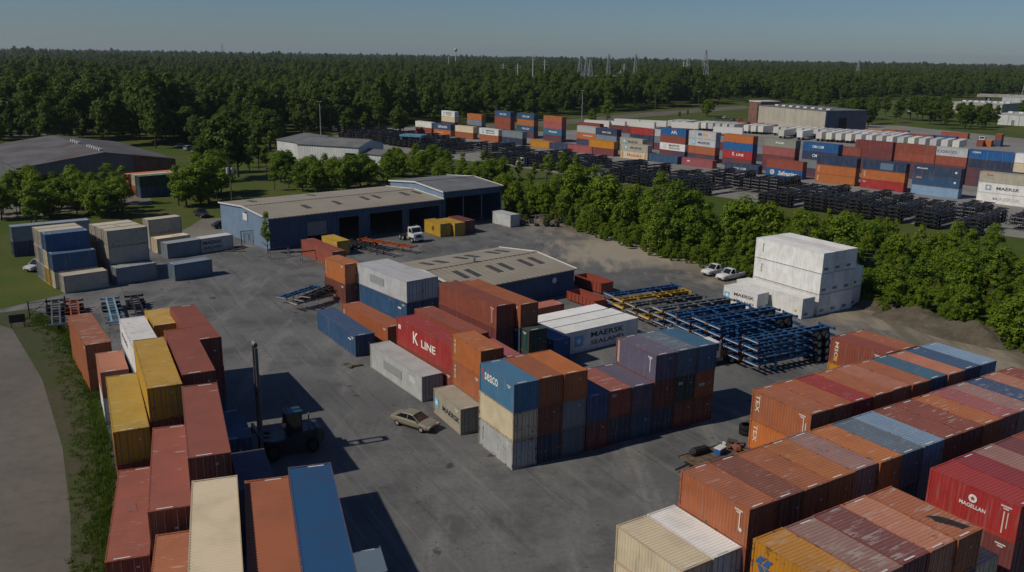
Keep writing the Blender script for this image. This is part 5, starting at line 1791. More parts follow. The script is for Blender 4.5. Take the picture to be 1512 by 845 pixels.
# ------------------------------------------------------------------ far stacks of black chassis
FCM = []
for v in range(3):
    b = MB()
    for s in (-1, 1):
        b.box(-6, 6, s * .45 - .09, s * .45 + .09, .98, 1.26)
        b.box(-6.1, -5.9, s * 1.1 - .1, s * 1.1 + .1, 1.04, 1.26, 1)
    for k in range(7): b.box(-5.2 + k * 1.7, -5.05 + k * 1.7, -.45, .45, 1.0, 1.2)
    for k in (-6, -3, 0.3, 5.9): b.box(k - .1, k + .1, -1.22, 1.22, 1.06, 1.28)
    for k in (3.6, 4.85):
        b.box(k - .1, k + .1, -.9, .9, .42, .6)
        for s in (-1, 1):
            b.tube((k, s * .66, .51), (k, s * 1.18, .51), .51, n=10, mi=2)
            b.tube((k, s * 1.18, .51), (k, s * 1.2, .51), .3, n=8, mi=1)
    for k in range(4): b.box(-6.14, -6.1, -.95 + k * .5, -.65 + k * .5, 1.12, 1.24, 1)
    for k in range(6):
        for s in (-1, 1): b.box(-4.6 + k * 1.6, -4.25 + k * 1.6, s * .55 - .012, s * .55 + .012, 1.06, 1.18, 1)
    FCM.append(b.mesh('container_chassis', [OBJP, RIM, RUBBER]))


p0, azr = FR[1]
d = np.array((math.cos(R_(azr + 180)), math.sin(R_(azr + 180))))
nf = -np.array((math.cos(R_(azr - 90)), math.sin(R_(azr - 90))))
ROW1_T = [along(p0, azr, z, x, -60, 420) for x, z, _ in FAR[1]]
REST = MB()
seen, nfc = {}, 0
for lane, off, t0, t1 in (('outer', 43.5, -20, 30), ('outer', 43.5, 46, 84), ('inner', 29.5, -34, 112), ('inner', 25.5, 112, 275), ('outer', 41.0, 96, 140), ('outer', 38.0, 158, 235)):
    t = t0
    while t < t1:
        t += random.choice((2.75, 2.75, 2.8, 3.0, 3.4, 5.5))
        n = random.choice((3, 3, 4, 4, 5)) if t < 60 else random.choice((2, 3, 3, 4))
        P = p0 - d * t + nf * (off + random.uniform(-.7, .7))
        cl = 'black'
        if t > 60 and random.random() < .05: cl = random.choice(('red', 'orange', 'blue'))
        i = min(range(len(ROW1_T)), key=lambda q_: abs(ROW1_T[q_] - 6 - t))
        key = (lane, i)
        seen[key] = seen.get(key, 0) + 1
        az_ = azr + 90 + 180 * (lane == 'inner') + random.uniform(-3, 3)
        for k in range(n):
            nfc += 1
            if nfc <= 300:
                o = inst('container_chassis', random.choice(FCM), None, (P[0], P[1], .012 + .8 * k), (0, 0, R_(az_)), (*CHC[cl], 1))
                lv = 'topmost' if k == n - 1 else ['lowest', 'second', 'third', 'fourth'][k]
                tag(o, '%s %s chassis, %s pile of the %s lane before front row stack %s' % (lv, cl, ORD[seen[key]], lane, ORD[i + 1]), 'chassis', 'skeletal chassis stacked in the far yard')
            else:
                m_ = Matrix.Translation((P[0], P[1], .012 + .8 * k)) @ Matrix.Rotation(R_(az_), 4, 'Z')
                src = FCM[0]
                nv = len(REST.v)
                REST.v += [tuple(m_ @ v.co) for v in src.vertices]
                REST.f += [tuple(q_ + nv for q_ in p_.vertices) for p_ in src.polygons]
                REST.m += [p_.material_index for p_ in src.polygons]
if REST.v:
    o = REST.build('chassis_heap', [STEEL, RIM, RUBBER])
    tag(o, 'dark mass of stacked chassis at the far end of the far yard', 'chassis', kind='stuff')
M_LB = mat_flat('canopy_blue', (0.13, 0.30, 0.42), .5)
q = G(611, 216)
r_ = empty('gate_canopy', (q[0], q[1], .016), -20, 'small light blue canopy at the left end of the far yard', 'canopy')
for sx in (-4, 4):
    for sy in (-2.5, 2.5): MB().box(sx - .15, sx + .15, sy - .15, sy + .15, 0, 3.8).build('post', M_LB, r_)
MB().box(-4.6, 4.6, -3, 3, 3.8, 4.5).build('roof', M_LB, r_)
MB().box(-4.4, -4.2, -2.5, 2.5, 0, 3.8).build('wall_panel', M_LB, r_)
# ------------------------------------------------------------------ trees
LEAF_A = mat_leaf('belt_leaf', (0.150, 0.220, 0.010), (0.078, 0.148, 0.009), (0.185, 0.250, 0.014))
LEAF_B = mat_leaf('forest_leaf', (0.040, 0.085, 0.011), (0.082, 0.125, 0.010), (0.095, 0.138, 0.012))


def leaf_cloud(seed, lobes, per, size, H, R, low=0.25, conic=0.0):
    """leaf-sized faces spread over many overlapping clumps inside a crown of height H, radius R"""
    g = np.random.default_rng(seed)
    V, F = [], []
    z0 = H * low
    cz = (H + z0) / 2
    hz = (H - z0) / 2
    C = []
    for i in range(lobes):
        for _ in range(40):
            p = g.uniform(-1, 1, 3)
            if 0.18 < p @ p < 1: break
        rr = 1 - conic * (p[2] + 1) / 2
        C.append((p[0] * R * .78 * rr, p[1] * R * .78 * rr, cz + p[2] * hz * .82, R * g.uniform(.15, .36)))
    C.append((0, 0, H - R * .33, R * .33))
    for cx, cy, cz_, cr in C:
        n = int(per * g.uniform(.7, 1.3))
        u = g.normal(size=(n, 3))
        u /= np.linalg.norm(u, axis=1)[:, None]
        u[:, 2] = np.where(u[:, 2] < -.8, -u[:, 2] * .5, u[:, 2])
        rad = cr * g.uniform(.55, 1.12, n)
        P = np.array((cx, cy, cz_)) + u * rad[:, None] * np.array((1, 1, .78))
        nn = u * 1.0 + g.normal(size=(n, 3)) * .34 + np.array((0, 0, .5))
        nn /= np.linalg.norm(nn, axis=1)[:, None]
        a = np.cross(nn, g.normal(size=(n, 3)))
        a /= np.linalg.norm(a, axis=1)[:, None]
        b = np.cross(nn, a)
        s = size * g.uniform(.55, 1.35, n)[:, None]
        k = g.uniform(.5, .8, n)[:, None]
        base = len(V) * 1
        q = np.stack([P + a * s, P + b * s * k, P - a * s * .9, P - b * s * k], 1)
        V.append(q.reshape(-1, 3))
    V = np.concatenate(V)
    V[:, 2] = np.maximum(V[:, 2], 0.15)
    nf = len(V) // 4
    return V, nf


def cloud_mesh(name, V, nf, mat):
    me = bpy.data.meshes.new(name)
    me.vertices.add(len(V))
    me.vertices.foreach_set('co', V.astype(np.float32).ravel())
    me.loops.add(nf * 4)
    me.loops.foreach_set('vertex_index', np.arange(nf * 4, dtype=np.int32))
    me.polygons.add(nf)
    me.polygons.foreach_set('loop_start', np.arange(0, nf * 4, 4, dtype=np.int32))
    me.materials.append(mat)
    me.update()
    me.validate()
    return me


def trunk_mesh(seed, H, r0, mat):
    g = random.Random(seed)
    b = MB()
    p = Vector((0, 0, 0))
    n = 5
    pts = [p.copy()]
    for i in range(n):
        p = p + Vector((g.uniform(-.25, .25), g.uniform(-.25, .25), H * .8 / n))
        pts.append(p.copy())
    for i in range(n): b.tube(pts[i], pts[i + 1], r0 * (1 - i / n * .8), r0 * (1 - (i + 1) / n * .8), 7, cap=False)
    for i in range(7):
        k = g.randint(1, n - 1)
        s = pts[k]
        t = g.uniform(0, 6.28)
        l_ = H * g.uniform(.18, .32)
        b.tube(s, s + Vector((math.cos(t) * l_ * .8, math.sin(t) * l_ * .8, l_ * .6)), r0 * .4, r0 * .1, 5, cap=False)
    return b.mesh('trunk', mat, smooth=True)


BELT = []
for i in range(7):
    H = (9, 10.5, 8.5, 11, 9.5, 7.5, 10)[i]
    Rr = (3.0, 3.3, 3.6, 2.9, 3.2, 3.1, 2.6)[i]
    V, nf = leaf_cloud(100 + i, (44, 30, 50, 26, 40, 46, 24)[i], (95, 80, 100, 85, 80, 95, 90)[i], 0.205, H, Rr, (.1, .22, .06, .28, .12, .05, .2)[i], (.25, .45, .1, .6, .35, .2, .7)[i])
    BELT.append((cloud_mesh('crown', V, nf, LEAF_A), trunk_mesh(i, H, .17, BARK), H))
WOODS = []
for i in range(5):
    H = (18, 20, 16, 19, 17)[i]
    Rr = (5.2, 5.6, 5.0, 4.6, 5.4)[i]
    V, nf = leaf_cloud(200 + i, 46, 85, 0.42, H, Rr, .16, (.3, .2, .1, .5, .35)[i])
    WOODS.append((cloud_mesh('crown', V, nf, LEAF_B), trunk_mesh(50 + i, H, .32, BARK), H))


def tree(x, y, h, label, group, lib=BELT, i=None, wide=1.0, name='leafy_tree'):
    i = random.randrange(len(lib)) if i is None else i
    cr, tk, H = lib[i]
    s = h / H
    r_ = empty(name, (x, y, 0), random.uniform(0, 360), label, 'tree', group)
    r_.scale = (s * wide, s * wide, s)
    inst('trunk', tk, r_)
    c = inst('crown', cr, r_)
    return r_, c


# the belt between the two yards
low = [(742, 322), (790, 326), (832, 330), (868, 345), (905, 358), (950, 372), (1000, 386), (1050, 397), (1100, 410), (1180, 425), (1262, 446), (1330, 466), (1400, 488), (1460, 505), (1512, 524), (1600, 560)]
LW = [G(a, b)[:2] for a, b in low]
seg = np.array(LW)
cum = np.concatenate([[0], np.cumsum(np.linalg.norm(np.diff(seg, axis=0), axis=1))])


def belt_pt(s, off):
    i = min(len(cum) - 2, max(0, int(np.searchsorted(cum, s) - 1)))
    t = (s - cum[i]) / (cum[i + 1] - cum[i])
    p = seg[i] + (seg[i + 1] - seg[i]) * t
    d_ = seg[i + 1] - seg[i]
    d_ = d_ / np.linalg.norm(d_)
    n_ = np.array((d_[1], -d_[0]))
    if n_ @ np.array((0.74, 0.67)) < 0: n_ = -n_
    return p + n_ * off


placed = []
protoB = []
tries = 0
GT = 'trees of the belt between the two yards'
while len(placed) < 160 and tries < 12000:
    tries += 1
    s = random.uniform(0, cum[-1])
    off = random.choice((random.uniform(0.5, 7), random.uniform(3, 22)))
    p = belt_pt(s, off)
    X, Y = PJ((p[0], p[1], 0))
    md = 2.6 if off < 7 else 3.4
    if any((p[0] - q[0]) ** 2 + (p[1] - q[1]) ** 2 < md * md for q in placed): continue
    placed.append(p)
    fr = s / cum[-1]
    h = (2.8 + 7.8 * random.random() ** 1.4) * (1.0 if off > 4 else .72) * (0.95 if X < 820 or X > 1250 else 1.12)
    if off > 24: h *= .72
    if random.random() < .06 and 830 < X < 1010: h *= 1.25
    pos = ('right of the sheds' if X < 860 else 'behind the mid shed' if X < 1000 else 'behind the white pickups' if X < 1110 else 'behind the tall white stack' if X < 1290 else 'right of the tall white stack')
    lb_ = '%s leafy tree %s the belt, %s' % ('low' if h < 6 else 'tall' if h > 8.5 else 'middling', 'at the front of' if off < 6 else 'inside', pos)
    tree(p[0], p[1], h, lb_, GT + ', ' + lb_.split()[0] + ' ' + ('front ' if off < 6 else 'inner ') + pos, wide=random.uniform(.9, 1.2))

# left and middle clumps
GL = 'trees around the left buildings'


def clump(n, x0, x1, y0, y1, h0, h1, label, lib=BELT, wide=(1.0, 1.35)):
    k = 0
    for _ in range(n * 30):
        if k >= n: break
        q = G(random.uniform(x0, x1), random.uniform(y0, y1))
        if any((q[0] - p[0]) ** 2 + (q[1] - p[1]) ** 2 < 7 for p in placed): continue
        placed.append(q[:2])
        tree(q[0], q[1], random.uniform(h0, h1), label, GL + ', ' + label[:14], lib, wide=random.uniform(*wide), name='leafy_bush' if 'bush' in label else 'woodland_tree' if lib is WOODS else 'leafy_tree')
        k += 1


clump(26, 405, 580, 268, 285, 6.5, 9.5, 'leafy tree in the row behind the workshop roof')
clump(18, 565, 665, 246, 266, 5.5, 8.5, 'low leafy tree behind the taller shed')
clump(18, 645, 748, 256, 300, 6, 9, 'leafy tree right behind the taller shed')
clump(12, 95, 188, 300, 322, 7, 11, 'dark leafy tree before the grey warehouse')
clump(14, 742, 860, 262, 316, 4.5, 8.5, 'leafy tree in the gap right of the taller shed')
clump(9, -20, 55, 312, 340, 6, 9.5, 'dark leafy tree at the left picture edge')
clump(11, 262, 330, 284, 308, 7, 11.5, 'leafy tree between warehouse and back lawn')
clump(4, 10, 60, 296, 306, 7, 9.5, 'leafy tree in front of the warehouse gable')
clump(5, 345, 400, 235, 262, 6, 9, 'leafy tree around the back lawn')
clump(12, 205, 262, 196, 212, 11, 16, 'dark tree behind the big grey warehouse', WOODS)
clump(30, 262, 408, 196, 226, 10, 16, 'dark tree between the left trees and the wood', WOODS)
clump(14, 430, 600, 193, 202, 9, 14, 'leafy tree behind the white sheds', WOODS)
clump(12, 60, 185, 298, 324, 5, 8, 'low dark bush before the grey warehouse', BELT, (1.3, 1.7))
for i, (x, y, h, w_) in enumerate(((330, 266, 18.5, 1.15), (312, 256, 16, 1.1), (352, 262, 17, 1.0), (382, 250, 13, 1.0), (300, 270, 12, 1.0))):
    q = G(x, y)
    placed.append(q[:2])
    tree(q[0], q[1], h, '%s tall dark tree beside the back lawn' % ['tallest', 'left', 'right', 'rightmost', 'lowest'][i], 'tall trees beside the back lawn', WOODS, i % 5, w_)
q = G(396, 375)
r_, c_ = tree(q[0], q[1], 7.8, 'young tree growing against the workshop gable corner', None, BELT, 6, .75)
q = G(656, 326)
tree(q[0], q[1], 5.5, 'small tree growing where the two sheds meet', None, BELT, 3, .6)
for i, (x, y, h) in enumerate(((874, 186, 9), (897, 185, 14), (1044, 172, 11), (1015, 173, 5), (1003, 174, 4))):
    q = G(x, y)
    tree(q[0], q[1], h, '%s bright green roadside tree before the dark wood, counted from the left' % ORD[[1, 2, 5, 4, 3][i]], 'roadside trees', BELT, i, 1.1)
# clumps by the far right sheds
clump(26, 1235, 1412, 172, 190, 11, 17, 'leafy tree between trailers and pale warehouses', WOODS)
clump(12, 1412, 1470, 176, 192, 9, 13, 'leafy tree before the pale warehouses', WOODS)
clump(6, 1490, 1560, 165, 200, 10, 15, 'leafy tree at the far right edge', WOODS)
clump(10, 1150, 1260, 158, 170, 11, 15, 'leafy tree behind the tan hall', WOODS)

# prototypes for the wood: the first trees at its edge, standing in plain view
front = [(-500, 236), (-100, 212), (0, 222), (120, 221), (225, 221), (256, 212), (300, 206), (400, 203), (432, 197), (520, 193), (600, 184), (640, 186), (700, 184), (850, 172), (960, 162), (1100, 152), (1180, 156), (1260, 158), (1300, 149), (1400, 146), (1440, 148), (1512, 142), (1700, 150), (2100, 170)]
FX, FY = np.array([a for a, _ in front], float), np.array([b for _, b in front], float)
protos = []
for i, x in enumerate((230, 470, 560, 760, 1060)):
    q = G(x, np.interp(x, FX, FY) - .5)
    r_, c_ = tree(q[0], q[1], WOODS[i][2], 'dark leafy tree at the edge of the wood, %s from the left' % ORD[i + 1], 'trees at the edge of the wood', WOODS, i)
    protos.append(c_)

pts, rots, scl, idx = [], [], [], []
for r0, r1, sp, smin, smax in ((300, 700, 7.4, .5, 1.2), (700, 1300, 9.5, .55, 1.25), (1300, 2400, 15, .7, 1.35), (2400, 6500, 40, .9, 1.9)):
    area = R_(100) / 2 * (r1 * r1 - r0 * r0)
    n = int(area / sp ** 2)
    th = rng.uniform(R_(40), R_(140), n)
    rr = np.sqrt(rng.uniform(r0 * r0, r1 * r1, n))
    x, y = rr * np.cos(th), rr * np.sin(th)
    dv = np.stack([x, y, np.full(n, -CAMH)], 1)
    k = dv @ _f
    X = PW / 2 + FPX * (dv @ _r) / k
    Y = PH / 2 - FPX * (dv @ _u) / k
    ok = (k > 1) & (Y < np.interp(X, FX, FY) - 1)
    # clearings: substation and the far field
    ok &= ~((np.abs(X - 895) < 40) & (np.abs(rr - 840) < 45))
    pts.append(np.stack([x, y, np.zeros(n)], 1)[ok])
    m = int(ok.sum())
    scl.append(rng.uniform(smin, smax, m) * (1 + .16 * np.sin(x[ok] * .011) * np.cos(y[ok] * .009) + .08 * np.sin(x[ok] * .037 + y[ok] * .021)))
    rots.append(rng.uniform(0, 6.283, m))
    idx.append(rng.integers(0, 5, m))
pts, rots, scl, idx = map(np.concatenate, (pts, rots, scl, idx))


def scatter(name, pts, rots, scl, idx, sources, label, cat, zsc=None):
    me = bpy.data.meshes.new(name)
    me.vertices.add(len(pts))
    me.vertices.foreach_set('co', pts.astype(np.float32).ravel())
    for nm, ty, dat in (('rot', 'FLOAT', rots), ('scl', 'FLOAT', scl), ('idx', 'INT', idx)):
        at = me.attributes.new(nm, ty, 'POINT')
        at.data.foreach_set('value', dat.astype(np.float32 if ty == 'FLOAT' else np.int32))
    me.update()
    o = inst(name, me)
    tag(o, label, cat, kind='stuff')
    ng = bpy.data.node_groups.new(name + '_nodes', 'GeometryNodeTree')
    ng.interface.new_socket('Geometry', in_out='INPUT', socket_type='NodeSocketGeometry')
    ng.interface.new_socket('Geometry', in_out='OUTPUT', socket_type='NodeSocketGeometry')
    gi, go = ng.nodes.new('NodeGroupInput'), ng.nodes.new('NodeGroupOutput')
    iop = ng.nodes.new('GeometryNodeInstanceOnPoints')
    jn = ng.nodes.new('GeometryNodeJoinGeometry')
    for s in reversed(sources):
        oi = ng.nodes.new('GeometryNodeObjectInfo')
        oi.transform_space = 'ORIGINAL'
        oi.inputs['Object'].default_value = s
        oi.inputs['As Instance'].default_value = True
        ng.links.new(oi.outputs['Geometry'], jn.inputs[0])
    def attr(nm, ty):
        a = ng.nodes.new('GeometryNodeInputNamedAttribute')
        a.data_type = ty
        a.inputs['Name'].default_value = nm
        return a.outputs['Attribute']
    cx = ng.nodes.new('ShaderNodeCombineXYZ')
    ng.links.new(attr('rot', 'FLOAT'), cx.inputs[2])
    ng.links.new(gi.outputs[0], iop.inputs['Points'])
    ng.links.new(jn.outputs[0], iop.inputs['Instance'])
    iop.inputs['Pick Instance'].default_value = True
    ng.links.new(attr('idx', 'INT'), iop.inputs['Instance Index'])
    ng.links.new(cx.outputs[0], iop.inputs['Rotation'])
    ng.links.new(attr('scl', 'FLOAT'), iop.inputs['Scale'])
    ng.links.new(iop.outputs[0], go.inputs[0])
    md = o.modifiers.new('scatter', 'NODES')
    md.node_group = ng
    return o


scatter('wood', pts, rots, scl, idx, protos, 'dense dark green wood stretching to the horizon', 'wood')
print('WOOD', len(pts), 'trees', len(placed))
# ------------------------------------------------------------------ undergrowth, weeds, earth
bs = [o for o in bpy.data.objects if o.name.startswith('crown') and o.parent and str(o.parent.get('group', '')).startswith(GT)][:5]
n = 900
P_, r1_, s1_, i1_ = [], [], [], []
for _ in range(n):
    s = random.uniform(0, cum[-1])
    off = random.choice((random.uniform(-1.2, 2.5), random.uniform(0, 12), random.uniform(8, 42)))
    if off > 24 and s < cum[-1] * .38: off *= .5
    p = belt_pt(s, off)
    P_.append((p[0], p[1], -.25)); r1_.append(random.uniform(0, 6.28)); s1_.append(random.uniform(.10, .26) if off < 1 else random.uniform(.16, .42)); i1_.append(random.randrange(5))
A2 = np.array
tries = 0
while len(P_) < n + 190 and tries < 9000:
    tries += 1
    s = random.uniform(0, cum[-1])
    off = random.uniform(17, 46 if s > cum[-1] * .38 else 24)
    p = belt_pt(s, off)
    if any((p[0] - q_[0]) ** 2 + (p[1] - q_[1]) ** 2 < 8 for q_ in P_[n:]): continue
    P_.append((p[0], p[1], -.1)); r1_.append(random.uniform(0, 6.28)); s1_.append(random.uniform(.38, .74)); i1_.append(random.randrange(5))
scatter('undergrowth', A2(P_), A2(r1_), A2(s1_), A2(i1_), bs, 'green thicket and undergrowth filling the tree belt', 'undergrowth')
VP = px([(60, 468), (100, 490), (130, 540), (150, 610), (163, 690), (170, 770), (176, 845)])
gv = []
g_ = np.random.default_rng(5)
def tuft(x, y, hh, nb):
    for _ in range(nb):
        a = g_.uniform(0, 6.28)
        w_ = g_.uniform(.015, .04) * (1 + hh)
        bx, by = x + g_.normal() * .16, y + g_.normal() * .16
        lx, ly = g_.normal(size=2) * hh * .45
        z = hh * g_.uniform(.5, 1.2)
        gv.append(((bx - math.cos(a) * w_, by - math.sin(a) * w_, 0), (bx + math.cos(a) * w_, by + math.sin(a) * w_, 0), (bx + lx, by + ly, z)))
for _ in range(1700):
    k = random.randrange(len(VP) - 1)
    t = random.random()
    p = A2(VP[k]) * (1 - t) + A2(VP[k + 1]) * t
    o_ = random.expovariate(1 / 1.3)
    if o_ > 3.2: continue
    tuft(p[0] - o_ * .9 + .15, p[1] - o_ * .4, random.uniform(.15, .75) * (1.0 if o_ < 1.3 else .45), 12)
for _ in range(1500):
    p = G(random.uniform(62, 165), random.uniform(480, 845))
    if PJ((p[0], p[1], 0))[0] < np.interp(PJ((p[0], p[1], 0))[1], (480, 560, 660, 760, 845), (40, 84, 116, 126, 128)): continue
    tuft(p[0], p[1], random.uniform(.08, .25), 7)
fl = [v for tri in gv for v in tri]
me = bpy.data.meshes.new('rough_grass')
me.from_pydata(fl, [], [(3 * i, 3 * i + 1, 3 * i + 2) for i in range(len(gv))])
me.materials.append(LEAF_B)
o = inst('rough_grass', me, None, (0, 0, .008))
tag(o, 'rough grass and weeds on the left verge', 'grass', kind='stuff')


def mound(pxx, pyy, rx, ry, h, label, mat, seed):
    q = G(pxx, pyy)
    g = np.random.default_rng(seed)
    n_ = 26
    vs, fs = [], []
    ph = g.uniform(0, 6.28, 8)
    for i in range(n_):
        for j in range(n_):
            u, v = i / (n_ - 1) * 2 - 1, j / (n_ - 1) * 2 - 1
            d_ = math.hypot(u, v)
            b_ = max(0, 1 - d_) ** .8
            z = h * b_ * (1 + .35 * math.sin(5 * u + ph[0]) * math.cos(6 * v + ph[1]) + .2 * math.sin(13 * u + ph[2]) * math.sin(11 * v + ph[3])) + g.normal() * .07 * (b_ > .02)
            vs.append((u * rx, v * ry, max(z, 0) if b_ > .02 else -.08))
    for i in range(n_ - 1):
        for j in range(n_ - 1): fs.append((i * n_ + j, (i + 1) * n_ + j, (i + 1) * n_ + j + 1, i * n_ + j + 1))
    o = MB().add(vs, fs).build('earth_mound', mat)
    o.location = (q[0], q[1], .01)
    o.rotation_euler = (0, 0, R_(-40))
    tag(o, label, 'mound', 'earth mounds by the tree belt')


M_DIRT = mat_ground('heaped_earth', (0.11, 0.092, 0.068), (0.075, 0.065, 0.05), (0.045, 0.04, 0.03), 0.4, 2.2)
mound(1365, 478, 7, 3, 1.9, 'brown earth mound below the belt, left of two', M_DIRT, 1)
mound(1440, 500, 8, 3.2, 2.1, 'brown earth mound at the right end of the belt', M_DIRT, 2)
mound(835, 326, 9, 3, 1.2, 'low earth bank at the far corner of the yard', M_DIRT, 3)
mound(1300, 456, 5, 2.2, 1.0, 'small earth heap behind the tall white stack', M_DIRT, 4)

# ------------------------------------------------------------------ junk trailer between the right rank and the central block
q = G(1054, 684)
jt = empty('junk_trailer', (q[0] + .2, q[1] + .4, -.22), 31, 'old wooden flatbed trailer beside the right rank', 'trailer')
for k in range(13):
    MB().box(-3.2 + k * .5, -2.74 + k * .5, -1.2, 1.2, .86 + random.uniform(-.012, .012), .91).build('deck_plank', WOOD, jt)
for s in (-1, 1): MB().box(-3.2, 3.3, s * 1.22 - .05, s * 1.22 + .05, .74, .95).build('side_rail', STEEL, jt)
MB().box(-3.2, 3.3, -.4, .4, .62, .84).build('frame', STEEL, jt)
for k in (.4, 1.5):
    for s in (-1, 1): wheel(jt, k, s * .95, .33, T_CAR, R_CAR)
MB().bar((-3.2, 0, .7), (-4.6, 0, .5), .12).build('drawbar', STEEL, jt)
m_ = Matrix.Translation(jt.location) @ Matrix.Rotation(R_(31), 4, 'Z')


def on(p): return m_ @ Vector(p)


o = MB().prism([(-1.0, 0), (1.0, 0), (1.05, .3), (.85, .55), (-.8, .6), (-1.05, .35)], -.35, .35).build('tarp_roll', mat_flat('black_tarp', (.02, .02, .024), .6), None, bevel=.1)
o.location = on((-1.2, .75, .925)); o.rotation_euler = (0, 0, R_(31)); tag(o, 'black rolled tarpaulin lying on the old flatbed', 'tarpaulin')
cb_ = empty('cooler_box', on((.4, -.1, .925)), 45, 'blue cool box with white lid on the old flatbed', 'cool box')
MB().box(-.5, .5, -.32, .32, 0, .5).build('tub', OBJP, cb_, (.02, .10, .35, 1), bevel=.03)
MB().box(-.53, .53, -.35, .35, .5, .62).build('lid', M_TRIM, cb_, bevel=.03)
for i in range(9):
    b = MB()
    b.cbox((0, 0, .15), (random.uniform(.3, 1.1), random.uniform(.2, .5), random.uniform(.12, .4)))
    o = b.build('scrap_piece', OBJP, None, random.choice([(.4, .35, .25, 1), (.1, .08, .07, 1), (.28, .1, .06, 1), (.5, .48, .42, 1), (.06, .06, .07, 1)]), bevel=.03)
    o.location = on((1.6 + random.uniform(0, 1.5), random.uniform(-.9, 1.0), .93 + .22 * (i % 2)))
    o.rotation_euler = (0, random.uniform(-.25, .25), random.uniform(0, 3))
    tag(o, 'scrap piece in the heap at the trailer end, %s' % ['broad and pale', 'dark block', 'rusty block', 'small board', 'loose cover', 'grey lump', 'short beam', 'flat panel', 'bent case'][i], 'scrap', 'scrap on the old flatbed')
q = G(1099, 645)
ty = empty('tyre_stack', (q[0] + .3, q[1] + .6, .012), 20, 'stack of big black tyres at the right rank corner', 'tyres')
ty.scale = (.8, .8, .8)
for k in range(2):
    w_ = inst('tyre', T_BIG, ty, (0, 0, .32 + .58 * k), (R_(90), 0, .4 * k))

# scrap rims and racks right of the annex
q0 = G(790, 332)
for i in range(16):
    x, y = q0[0] + random.uniform(-6, 7), q0[1] + random.uniform(-2.4, 2.6)
    hz_ = .27 + (i % 3) * .5
    r_ = empty('discarded_tyre', (x, y, .26 if i % 2 else .52), 0, 'old tyre lying in the scrap heap by the annex', 'tyre', 'old tyres by the annex')
    if i % 2: r_.rotation_euler = (R_(90), 0, random.uniform(0, 3))
    else: r_.rotation_euler = (0, 0, random.uniform(0, 3))
    inst('tyre', T_TRUCK, r_)
    inst('rim', R_TRUCK, r_)
for i, (dx, c_) in enumerate(((-4, GALV), (1.5, GALV), (5.5, inst_orange))):
    r_ = empty('steel_rack', (q0[0] + dx, q0[1] + 3.2 + i * .6, .01), 30 + 20 * i, '%s steel rack frame behind the old wheels' % ['left grey', 'right grey', 'orange'][i], 'rack')
    for sx in (-1.4, 1.4):
        for sy in (-.6, .6): MB().bar((sx, sy, 0), (sx, sy, 1.5), .1).build('post', c_, r_)
    for z in (.5, 1.45):
        for sy in (-.6, .6): MB().bar((-1.4, sy, z), (1.4, sy, z), .09).build('beam', c_, r_)

# gate by the verge, sign board, gable gate
a, b = G(44, 470), G(98, 462)
az_ = math.degrees(math.atan2(b[1] - a[1], b[0] - a[0])); Lq = float(np.linalg.norm((b - a)[:2]))
r_ = empty('field_gate', (a[0], a[1], .01), az_, 'open pipe gate between verge and flatbeds', 'gate')
for k in (0, Lq / 2, Lq): MB().tube((k, 0, 0), (k, 0, 2.3), .08).build('post', STEEL, r_)
for z in (.4, 1.2, 2.0): MB().tube((0, 0, z), (Lq, 0, z), .04, n=6).build('rail', STEEL, r_)
MB().tube((0, 0, .4), (Lq / 2, 0, 2.0), .04, n=6).build('brace', STEEL, r_)
q = G(27, 484)
r_ = empty('sign_board', (q[0], q[1], .01), 30, 'dark sign board standing on the verge', 'sign')
for s in (-.7, .7): MB().box(s - .05, s + .05, -.05, .05, 0, 1.7).build('post', WOOD, r_)
MB().box(-.9, .9, -.09, -.05, .7, 1.75).build('board', STEEL, r_)
a, b = G(357, 362), G(377, 361)
az_ = math.degrees(math.atan2(b[1] - a[1], b[0] - a[0])); Lq = float(np.linalg.norm((b - a)[:2]))
r_ = empty('frame_gate', (a[0], a[1], .01), az_, 'dark framed white gate at the workshop gable', 'gate')
for k in (0, Lq): MB().box(k - .08, k + .08, -.08, .08, 0, 2.6).build('post', STEEL, r_)
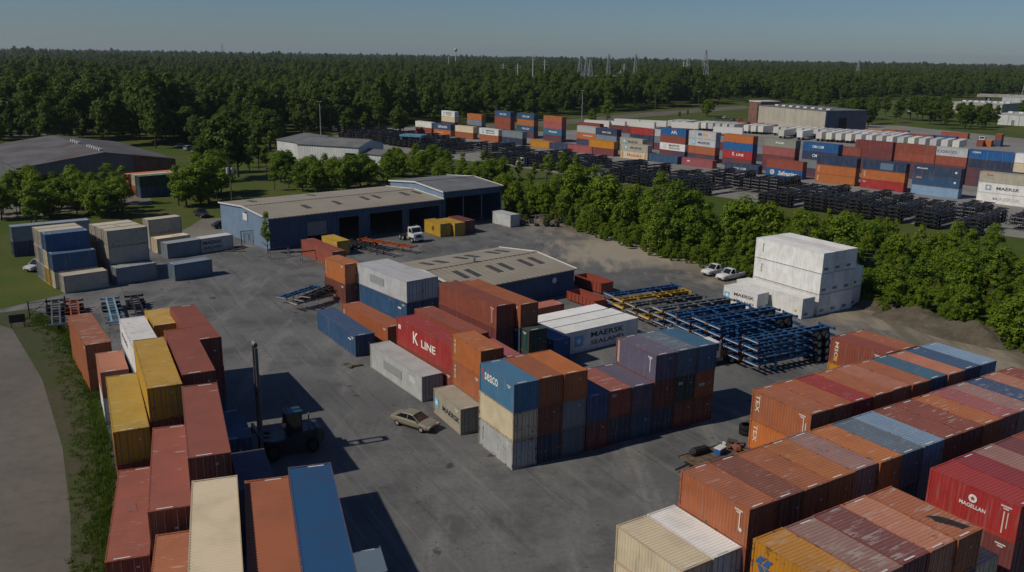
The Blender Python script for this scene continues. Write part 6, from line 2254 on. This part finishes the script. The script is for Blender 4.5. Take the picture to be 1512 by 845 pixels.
MB().box(0, Lq, -.06, .06, 2.5, 2.62).build('top_rail', STEEL, r_)
for k in range(6): MB().box(.4 + k * .35, .62 + k * .35, -.03, .03, .2, 2.3).build('slat', M_TRIM, r_)

for i, (x, y, L_b, az_) in enumerate(((340, 366, 3.0, 20), (352, 369, 2.4, 45), (347, 372, 3.4, 5), (528, 541, 1.2, 30), (519, 543, .8, 70))):
    q = G(x, y)
    o = MB().box(-L_b / 2, L_b / 2, -.15, .15, 0, .18).box(-L_b / 3, L_b / 3, .15, .45, 0, .1).build('timber_offcut', WOOD)
    o.location = (q[0], q[1], .01 + .0 * i); o.rotation_euler = (0, 0, R_(az_))
    tag(o, ['timber at the gable, left', 'timber at the gable, middle', 'timber at the gable, nearest the yard', 'dark scrap lying before the grey container', 'smaller scrap lying before the grey container'][i], 'timber')

lt = MB()
for _ in range(500):
    p = G(random.uniform(330, 1120), random.uniform(395, 845))
    s_ = random.uniform(.02, .07)
    lt.cbox((p[0], p[1], .01 + s_ * .3), (s_ * random.uniform(.6, 2.5), s_, s_ * .6))
o = lt.build('litter', WOOD)
tag(o, 'small litter and stones scattered over the yard', 'litter', kind='stuff')

o = BASE.build('stack_bases', mat_flat('stack_base_paint', (0.17, 0.05, 0.04), 0.55, 0, 0.3, 0.12, col2=(0.03, 0.055, 0.11)))
tag(o, 'lower containers hidden inside the long ranks and tall stacks', 'container', kind='stuff')

# ------------------------------------------------------------------ haze
M_HAZE = bpy.data.materials.new('air')
M_HAZE.use_nodes = True
t = M_HAZE.node_tree
t.nodes.clear()
mo_ = t.nodes.new('ShaderNodeOutputMaterial')
pv = t.nodes.new('ShaderNodeVolumePrincipled')
pv.inputs['Color'].default_value = (0.72, 0.83, 0.95, 1)
pv.inputs['Density'].default_value = 0.00005
pv.inputs['Anisotropy'].default_value = 0.2
t.links.new(pv.outputs[0], mo_.inputs['Volume'])
hz_o = MB().box(-9400, 9400, -600, 12400, -1.0, 130).build('haze', M_HAZE)
tag(hz_o, 'thin bluish haze over the distance', 'haze', kind='stuff')
